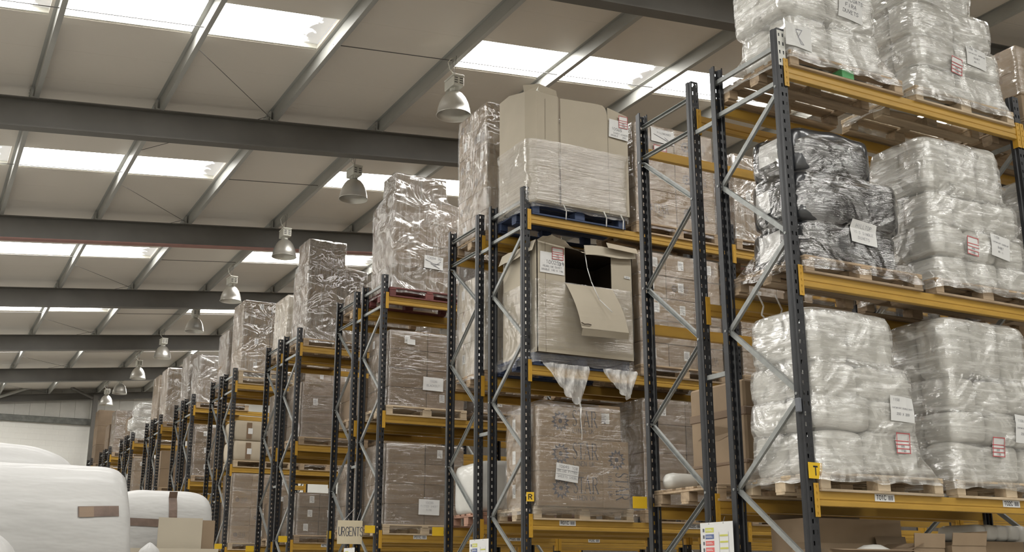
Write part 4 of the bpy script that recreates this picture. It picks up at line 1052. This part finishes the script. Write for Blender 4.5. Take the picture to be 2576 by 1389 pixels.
for pl, lv, hs in ((1, 1, [.3]*3), (1, 2, [.3]*4), (1, 3, [.34]*4)):
    std_load('P', pl, lv, hs, 2, 1, 'film' if pl == 1 else None, lab=.3)
std_load('O', 0, 3, [.30], 2, 2, 'film', lab=.2)
std_load('O', 0, 1, [.35, .35, .3], 2, 1, 'film', lab=.4); std_load('O', 0, 2, [.3, .3], 2, 1, None, lab=.3)
# ------------------------------------------------------------------ fourth rack onwards
std_load('N', 0, 3, [.36, .36, .34, .34], 2, 2, 'filmv', lab=0, w=1.16, top=(0, .72, .62, .5, 1))
std_load('N', 0, 2, [.25]*4, 2, 1, 'film', lab=.5, star=.3)
std_load('N', 0, 1, [.24, .24, .24], 3, 1, 'film', lab=.6)
std_load('N', 1, 2, [.25]*4+[.2], 2, 1, 'film', lab=.6); std_load('N', 1, 3, [.35]*4, 2, 1, 'filmv', lab=0); std_load('N', 1, 1, [.3]*3, 2, 1, None, lab=.6)
std_load('N', 2, 1, [.42]*3, 2, 1, None, lab=.4); std_load('N', 3, 1, [.42]*3, 2, 1, None, lab=.4)
std_load('M', 0, 3, [.35, .35, .4], 2, 2, 'filmv', mt='card3', colour='cream', lab=.2)
std_load('M', 0, 2, [.35, .35, .3], 2, 1, 'film', lab=.3); std_load('M', 0, 1, [.35, .3], 2, 1, None, lab=.3)
std_load('L', 0, 3, [.262]*6, 2, 1, 'filmv', 'woodp', lab=.55, npal=2)
ln = 'end load, middle beams, fifth front-facing rack'
pallet(XA, ROW['L']-.03, Z2, 'wooden pallet under two bulging cream cartons, fifth front-facing rack', 'woodp')
for j in (0, 1):
    mb = MB().rings([[(x, y+.0, Z2+PH+.43*j+z) for x, y, _, _ in rr(.06+i_, .72-i_, ROW['L']+.0+i_, ROW['L']+.8-i_, .03, 40)] for z, i_ in ((0, .02), (.02, .0), (.1, -.010), (.21, -.016), (.32, -.012), (.40, 0), (.42, .02))], True, True)
    g = solo('bulging_carton', mb, 'card3', (.39, ROW['L'], Z2+PH+.43*j), True); tag(g, '%s bulging cream carton, %s' % (['lower', 'upper'][j], ln), 'carton', 'bulging cream cartons')
    child('tape_band', MB().box(.31, .42, ROW['L']-.0235, ROW['L']-.0185, Z2+PH+.43*j+.04, Z2+PH+.43*j+.38), 'ctape', g)
    O('label_sheet', plate(.1, .12, 'paper'), g, (0, -.0245, .2))
std_load('L', 1, 2, [.5, .5], 1, 1, 'film', mt='card3', colour='cream')
std_load('L', 0, 1, [.36]*4, 3, 1, 'film', 'woodp', lab=.55, star=.5)
std_load('L', 1, 1, [.36]*3, 3, 1, 'film', lab=.55); std_load('L', 1, 3, [.3]*4, 2, 1, 'film', lab=.5)
std_load('K', 0, 3, [.32]*4, 2, 1, 'filmv', lab=.3); std_load('K', 0, 2, [.3]*3, 2, 1, None, lab=.3); std_load('K', 0, 1, [.3]*3, 2, 1, None, lab=.3)
std_load('J', 0, 3, [.62, .58], 2, 1, 'filmv', lab=0, w=1.2); std_load('J', 0, 2, [.4, .4, .4], 2, 1, 'film', lab=.9); std_load('J', 0, 1, [.4, .4], 2, 1, None, lab=.9)
std_load('I', 0, 3, [.5, .5, .42], 2, 1, 'filmv', lab=0); std_load('I', 0, 2, [.4, .4], 2, 1, None); std_load('I', 0, 1, [.4, .4], 2, 1, None)
std_load('H', 0, 3, [.55, .55, .42], 2, 1, 'filmv', lab=0); std_load('H', 0, 2, [.5, .5], 2, 1, None, lab=.9); std_load('H', 0, 1, [.5, .4], 2, 1, None, lab=.9)
std_load('G', 0, 3, [.5, .5, .5], 2, 1, 'film', lab=0)
bale_load('end load, top beams, eighth front-facing rack', [(Z3+PH, 6.2, .05, 1.3, 29.37, 30.2), (6.2, 6.55, -.05, 1.3, 29.37, 30.2), (6.55, 7.0, .08, 1.2, 29.37, 30.2)], nx=2, seed=21, pal=(Z3+.1, .05, 1.35, 29.36, 30.25))
pallet(XA, ROW['F']-.03, Z3, 'wooden pallet under white bales, eighth front-facing rack')
std_load('F', 0, 2, [.4, .4, .4], 2, 1, 'film', lab=.6)
std_load('D', 0, 3, [.45, .5, .5], 2, 1, 'film', lab=.3, w=.75); std_load('D', 0, 2, [.4, .4], 2, 1, None)
std_load('E', 0, 3, [.45, .4], 2, 1, None); std_load('C', 0, 3, [.6, .5], 2, 1, None, w=.7)
std_load('B', 0, 3, [.7, .7, .6], 1, 1, None, lab=0, w=.6)

# ------------------------------------------------------------------ pick level of rack T
def open_box(name, label, x, y, z, w, d, h, flaps, mt='card', rot=0):
    g = thing(name, label, 'carton', (x, y, z), rot)
    t = .006
    loc = lambda n, mb, m_=mt: O(n, mb.mesh(n, m_), g)
    loc('front_panel', MB().box(0, w, 0, t, 0, h)); loc('back_panel', MB().box(0, w, d-t, d, 0, h))
    loc('side_panel', MB().box(0, t, t, d-t, 0, h)); loc('side_panel', MB().box(w-t, w, t, d-t, 0, h)); loc('base_panel', MB().box(t, w-t, t, d-t, 0, t))
    for s_, a, ln in flaps:
        dx, dz = ln*math.cos(a), ln*math.sin(a)
        if s_ == 'f': loc('flap', MB().quad((0, 0, h), (w, 0, h), (w, -dx, h+dz), (0, -dx, h+dz)).quad((0, -t, h), (0, -dx-t, h+dz), (w, -dx-t, h+dz), (w, -t, h)))
        if s_ == 'b': loc('flap', MB().quad((0, d, h), (0, d+dx, h+dz), (w, d+dx, h+dz), (w, d, h)))
        if s_ == 'l': loc('flap', MB().quad((0, 0, h), (-dx, 0, h+dz), (-dx, d, h+dz), (0, d, h)))
        if s_ == 'r': loc('flap', MB().quad((w, 0, h), (w, d, h), (w+dx, d, h+dz), (w+dx, 0, h+dz)))
    return g
pallet(XA, yT, 1.0, 'wooden pallet on the pick level of rack T under the open cartons'); pallet(XB, yT, 1.0, 'wooden pallet on the pick level of rack T, second place'); 
open_box('bulk_carton', 'large brown open carton behind the others under the lowest beams of rack T', .33, .42, 1.0+PH, 1.0, .45, .95, [('b', 1.5, .05)])
open_box('open_carton', 'open brown carton with a flap folded out under the lowest beams of rack T', .1, -.02, 1.0+PH, .85, .40, .70, [('f', -.1, .14), ('b', 1.35, .06), ('r', .35, .16)])
open_box('open_carton', 'open carton with raised flaps under the second load of rack T', 1.0, .0, 1.0+PH, .36, .36, .72, [('f', 1.45, .11), ('b', 1.4, .1)], rot=.05)
open_box('open_carton', 'open carton beside the first one with raised flaps, rack T pick level', 1.40, -.02, 1.0+PH, .36, .36, .74, [('f', 1.35, .1), ('r', 1.3, .12)], rot=-.08)
sb = MB().grid(8, 6, lambda a, b: (.56+.36*a, .05+.3*b, 1.0+PH+.70+.05*math.sin(PI*a)*math.sin(PI*b)+.02*nz(a*4, b*4, 2)))
sb = MB().rings([[(.74+.18*c_*math.cos(2*PI*q/20), .18+.15*c_*math.sin(2*PI*q/20), 1.0+PH+z_+.01*nz(q*.7, z_*9, 4)) for q in range(20)] for z_, c_ in ((.45, .9), (.62, 1.0), (.70, .85), (.735, .4), (.74, .02))], True, True)
tag(solo('plastic_bag', sb, 'bale', (.74, .18, 1.45), True), 'white plastic bag poking out of the open carton under rack T', 'bag')
qb = open_box('bulk_carton', 'dark brown carton carrying a white quilt on rack T pick level', 2.2, .42, 1.0+PH, .62, .45, .80, [])
qo = thing('folded_quilt', 'folded white channel-stitched quilt on a dark carton, pick level of rack T', 'quilt', (2.3, .45, 1.95))
for k in range(5):
    xq = 2.26+.14*k
    R = [[(x, y, zz) for x, y, _, _ in rr(xq+e, xq+.138-e, .45+e, .86-e, .02, 28)] for zz, e in ((1.95, .02), (1.97, 0), (2.02, -.008), (2.07, 0), (2.09, .03))]
    child('quilt_channel', MB().rings(R, True, True), 'bale', qo, True)

# ------------------------------------------------------------------ signs
def plate_sign(name, label, c, w, h, txt=None, rot=0, mt='sign', wfac=.2):
    g = thing(name, label, 'sign', c, rot)
    O('sign_plate', MB().bbox(-w/2, w/2, -.003, 0, -h/2, h/2, .001).mesh('sign_plate', mt), g)
    if txt: O('lettering', text_mb(txt, h*.52, wfac, None, 0, -h*.27, center=True).mesh('lettering', 'black'), g, (0, -.0042, 0))
    return g
plate_sign('letter_sign', 'yellow sign with a black letter T on the front post of rack T', (.018, -.022, 2.41), .155, .12, 'T', .12)
plate_sign('letter_sign', 'yellow sign with a black letter R on the front post of rack R', (.006, 4.345, 2.50), .085, .10, 'R', -.35)
for r, y, x, z in (('S', 2.075, -.13, 2.297), ('Q', 6.45, -.125, 2.21), ('M', 14.93, -.13, 2.22), ('P', 8.75, -.13, 2.33), ('N', 12.87, -.13, 2.33), ('L', 17.34, -.13, 2.33)):
    plate_sign('flag_sign', 'blank back of a yellow flag sign jutting from the %s' % RN[r], (x, y, z), .155, .105)
plate_sign('flag_sign', 'narrow yellow letter sign on the aisle post of the rack behind rack P', (-.02, 10.79, 2.33), .07, .12)
def notice(label, y0, y1, z0, z1, x=-.075):
    g = thing('load_notice', label, 'sign', (x, (y0+y1)/2, (z0+z1)/2), -PI/2)
    w, h = y1-y0, z1-z0
    O('notice_board', MB().bbox(-w/2, w/2, -.003, 0, -h/2, h/2, .002).mesh('notice_board', 'paper'), g)
    for k, mt in enumerate(('ngreen', 'nblue', 'pinkred', 'pinkred', 'ngreen')):
        zc = h*(.32-.155*k)
        st = O('colour_stripe', MB().box(-w*.34, -w*.08, -.0045, -.003, zc-h*.055, zc+h*.055).mesh('colour_stripe', mt), g)
        O('symbol', MB().box(-w*.42, -w*.37, -.0045, -.003, zc-h*.04, zc+h*.04).mesh('symbol', 'ink'), g)
        O('small_print', MB().box(-w*.32, -w*.12, -.005, -.0046, zc-h*.018, zc-h*.006).box(-w*.32, -w*.15, -.005, -.0046, zc+h*.01, zc+h*.02).mesh('small_print', 'paper'), st)
    dr = MB()
    for xx in (.08, .36): ribbon(dr, [(w*xx, -h*.36), (w*xx, h*.26)], .004, -.0045)
    O('rack_drawing', dr.mesh('rack_drawing', 'inkp'), g)
    for k in range(4): O('drawn_beam', MB().box(w*.1, w*.34, -.0045, -.003, h*(.16-.15*k), h*(.16-.15*k)+.014).mesh('drawn_beam', 'ngreen'), g)
    for xx in (-.22, .22): O('tie', MB().tube([(w*xx, -.005, h*.46), (w*xx*.95, .02, h*.62)], .003, 5).mesh('tie', 'wire'), g)
notice('white load notice with coloured stripes tied between racks S and T', .855, 1.28, 1.74, 2.08)
notice('white load notice with coloured stripes tied between racks Q and R', 5.17, 5.66, 1.72, 2.085)
notice('white load notice tied between rack P and the rack behind it', 9.47, 9.93, 1.74, 2.1)
g = thing('hand_lettered_sign', 'cardboard sign hand lettered URGENTS hanging at the end of rack P', 'sign', (-.29, 9.12, 2.30), -.05)
O('sign_plate', MB().bbox(-.185, .185, -.006, 0, -.165, .165, .002).mesh('sign_plate', 'paper2'), g)
O('lettering', text_mb('URGENTS', .12, .09, None, 0, -.05, .05, asp=.49, center=True).mesh('lettering', 'ink'), g, (.01, -.0075, 0))
for xx in (-.1, .1): O('string', MB().tube([(xx, -.002, .16), (xx*.5+.24, .42, .36)], .0025, 5).mesh('string', 'paper'), g)

# ------------------------------------------------------------------ bagged goods in the main aisle
def soft(R, seed, amp=.03):
    out = []
    for ring in R:
        out.append([(x+amp*nz(x*1.6+seed, y*1.6, z*1.6)+amp*.3*nz(x*6, y*6+seed, z*6), y+amp*nz(x*1.5, y*1.5+seed, z*1.5), z+amp*nz(x*1.4, y*1.4, z*1.4+seed)+amp*.25*nz(x*5+seed, y*7, z*7)) for x, y, z in ring])
    return out
def lying(xa, xb, y0, y1, z0, z1, n=26, N=64, pw=3, rr_=.3, seed=1, amp=.03, endp=4, slope=0):     # bag lying along x, rounded section in y-z
    R = []
    for k in range(n+1):
        t = -1+2*k/n; t = math.copysign(abs(t)**.6, t); s_ = (1-abs(t)**endp)**(1/endp)
        cy_, cz_ = (y0+y1)/2, (z0+z1)/2+slope*t
        hy, hz = (y1-y0)/2*(.25+.75*s_), (z1-z0)/2*(.25+.75*s_)
        ring = []
        for q in range(N):
            a = 2*PI*q/N; c_, d_ = math.cos(a), math.sin(a)
            ring.append((xa+(xb-xa)*(t+1)/2, cy_+hy*math.copysign(abs(c_)**(2/pw), c_), cz_+hz*math.copysign(abs(d_)**(2/pw), d_)))
        R.append(ring)
    return MB().rings(soft(R, seed, amp), True, True)
mb = lying(-7.2, -5.075, -1.3, -.35, 1.10, 2.105, seed=3.3, amp=.026, pw=2.7, endp=11, slope=.045, n=60)
g = solo('bagged_mattress_roll', mb, 'roll', (-6.1, -.8, 1.2), True); tag(g, 'big white bagged bedding roll with brown tape, lying in the main aisle', 'bedding roll')
bv = bvh_of(mb)
s_ = Sheet(bv, (-5.235, 1.897), .17, .045, .05, off=.004, n=4); s_.sheet(g, 'parcel_tape', 'tape', 'brown parcel tape')
s_ = Sheet(bv, (-5.285, 1.893), .06, .044, .05, off=.0055, n=2); s_.sheet(g, 'parcel_tape', 'ctape', 'lighter tape end')
mb = lying(-7.2, -5.0, .75, 1.7, 1.05, 2.455, seed=8.8, amp=.03, pw=2.2, endp=4.5, n=50)
tag(solo('bagged_bedding_heap', mb, 'roll', (-6.2, 1.2, 1.3), True), 'domed white bagged bedding heap standing behind the big taped roll', 'bedding roll')
mb = lying(-6.3, -5.62, -2.45, -2.0, 1.2, 1.8, seed=5.5, amp=.02, pw=2.4, endp=3)
tag(solo('bagged_pillow', mb, 'roll', (-6, -2.2, 1.2), True), 'small white bagged pillow in front of the big taped roll', 'bedding roll')
mb = lying(-4.86, -4.29, .55, 1.05, 1.45, 2.15, seed=7.1, amp=.014, pw=4.5, endp=4.5)
g = solo('bagged_parcel', mb, 'roll', (-4.57, .8, 1.45), True); tag(g, 'white bagged parcel with a cross of brown tape in the main aisle', 'parcel')
bv = bvh_of(mb)
s_ = Sheet(bv, (-4.55, 2.02), .048, .22, .02, off=.005, n=6); s_.sheet(g, 'parcel_tape', 'tape', 'brown tape running up')
s_ = Sheet(bv, (-4.69, 1.945), .30, .045, -.03, off=.005, n=6); s_.sheet(g, 'parcel_tape', 'tape', 'brown tape running across')
g = open_box('open_carton', 'open kraft carton with raised flaps in front of the white bagged parcel', -4.84, .25, 1.2, .5, .28, .59, [], 'card2')
O('flap', MB().box(.17, .42, .09, .096, .58, .765).mesh('flap', 'card2'), g); O('flap', MB().box(.423, .495, .10, .106, .58, .755).mesh('flap', 'card'), g)
mb = MB().rings([[(-4.74+.09*c_*math.cos(2*PI*q/20), .18+.06*c_*math.sin(2*PI*q/20), z_+.01*nz(q*.8, z_*8, 1)) for q in range(20)] for z_, c_ in ((1.62, 1.0), (1.72, .9), (1.78, .55), (1.81, .15), (1.815, .01))], True, True)
tag(solo('plastic_bag', mb, 'roll', (-4.74, .18, 1.62), True), 'peak of a white plastic bag by the open kraft carton', 'bag')
tag(solo('carton_pile', MB().bbox(-4.9, -4.25, .1, 1.05, 0, 1.2, .01), 'card', (-4.6, .6, 0)), 'carton pile below the open kraft carton and the bagged parcel', 'carton')
tag(solo('carton_pile', MB().bbox(-4.86, -4.29, .56, 1.05, 1.2, 1.46, .01), 'card', (-4.6, .8, 1.2)), 'low carton directly below the white bagged parcel', 'carton')
tag(solo('carton_pile', MB().bbox(-7.3, -5.3, -1.25, 1.65, 0, 1.06, .01), 'card', (-6.3, 0, 0)), 'broad carton pile below the big taped bedding roll', 'carton')
tag(solo('carton_pile', MB().bbox(-6.4, -5.62, -2.5, -1.95, 0, 1.2, .01), 'card', (-6, -2.2, 0)), 'carton pile below the small white bagged pillow', 'carton')

for o_ in COL.objects:
    l_ = o_.get('label')
    if l_ and len(l_.replace(',', ' ').split()) > 16: o_['label'] = l_.replace(', with galvanised zigzag braces', '').replace(' course up', ' up').replace('stretch film wound round', 'film round')
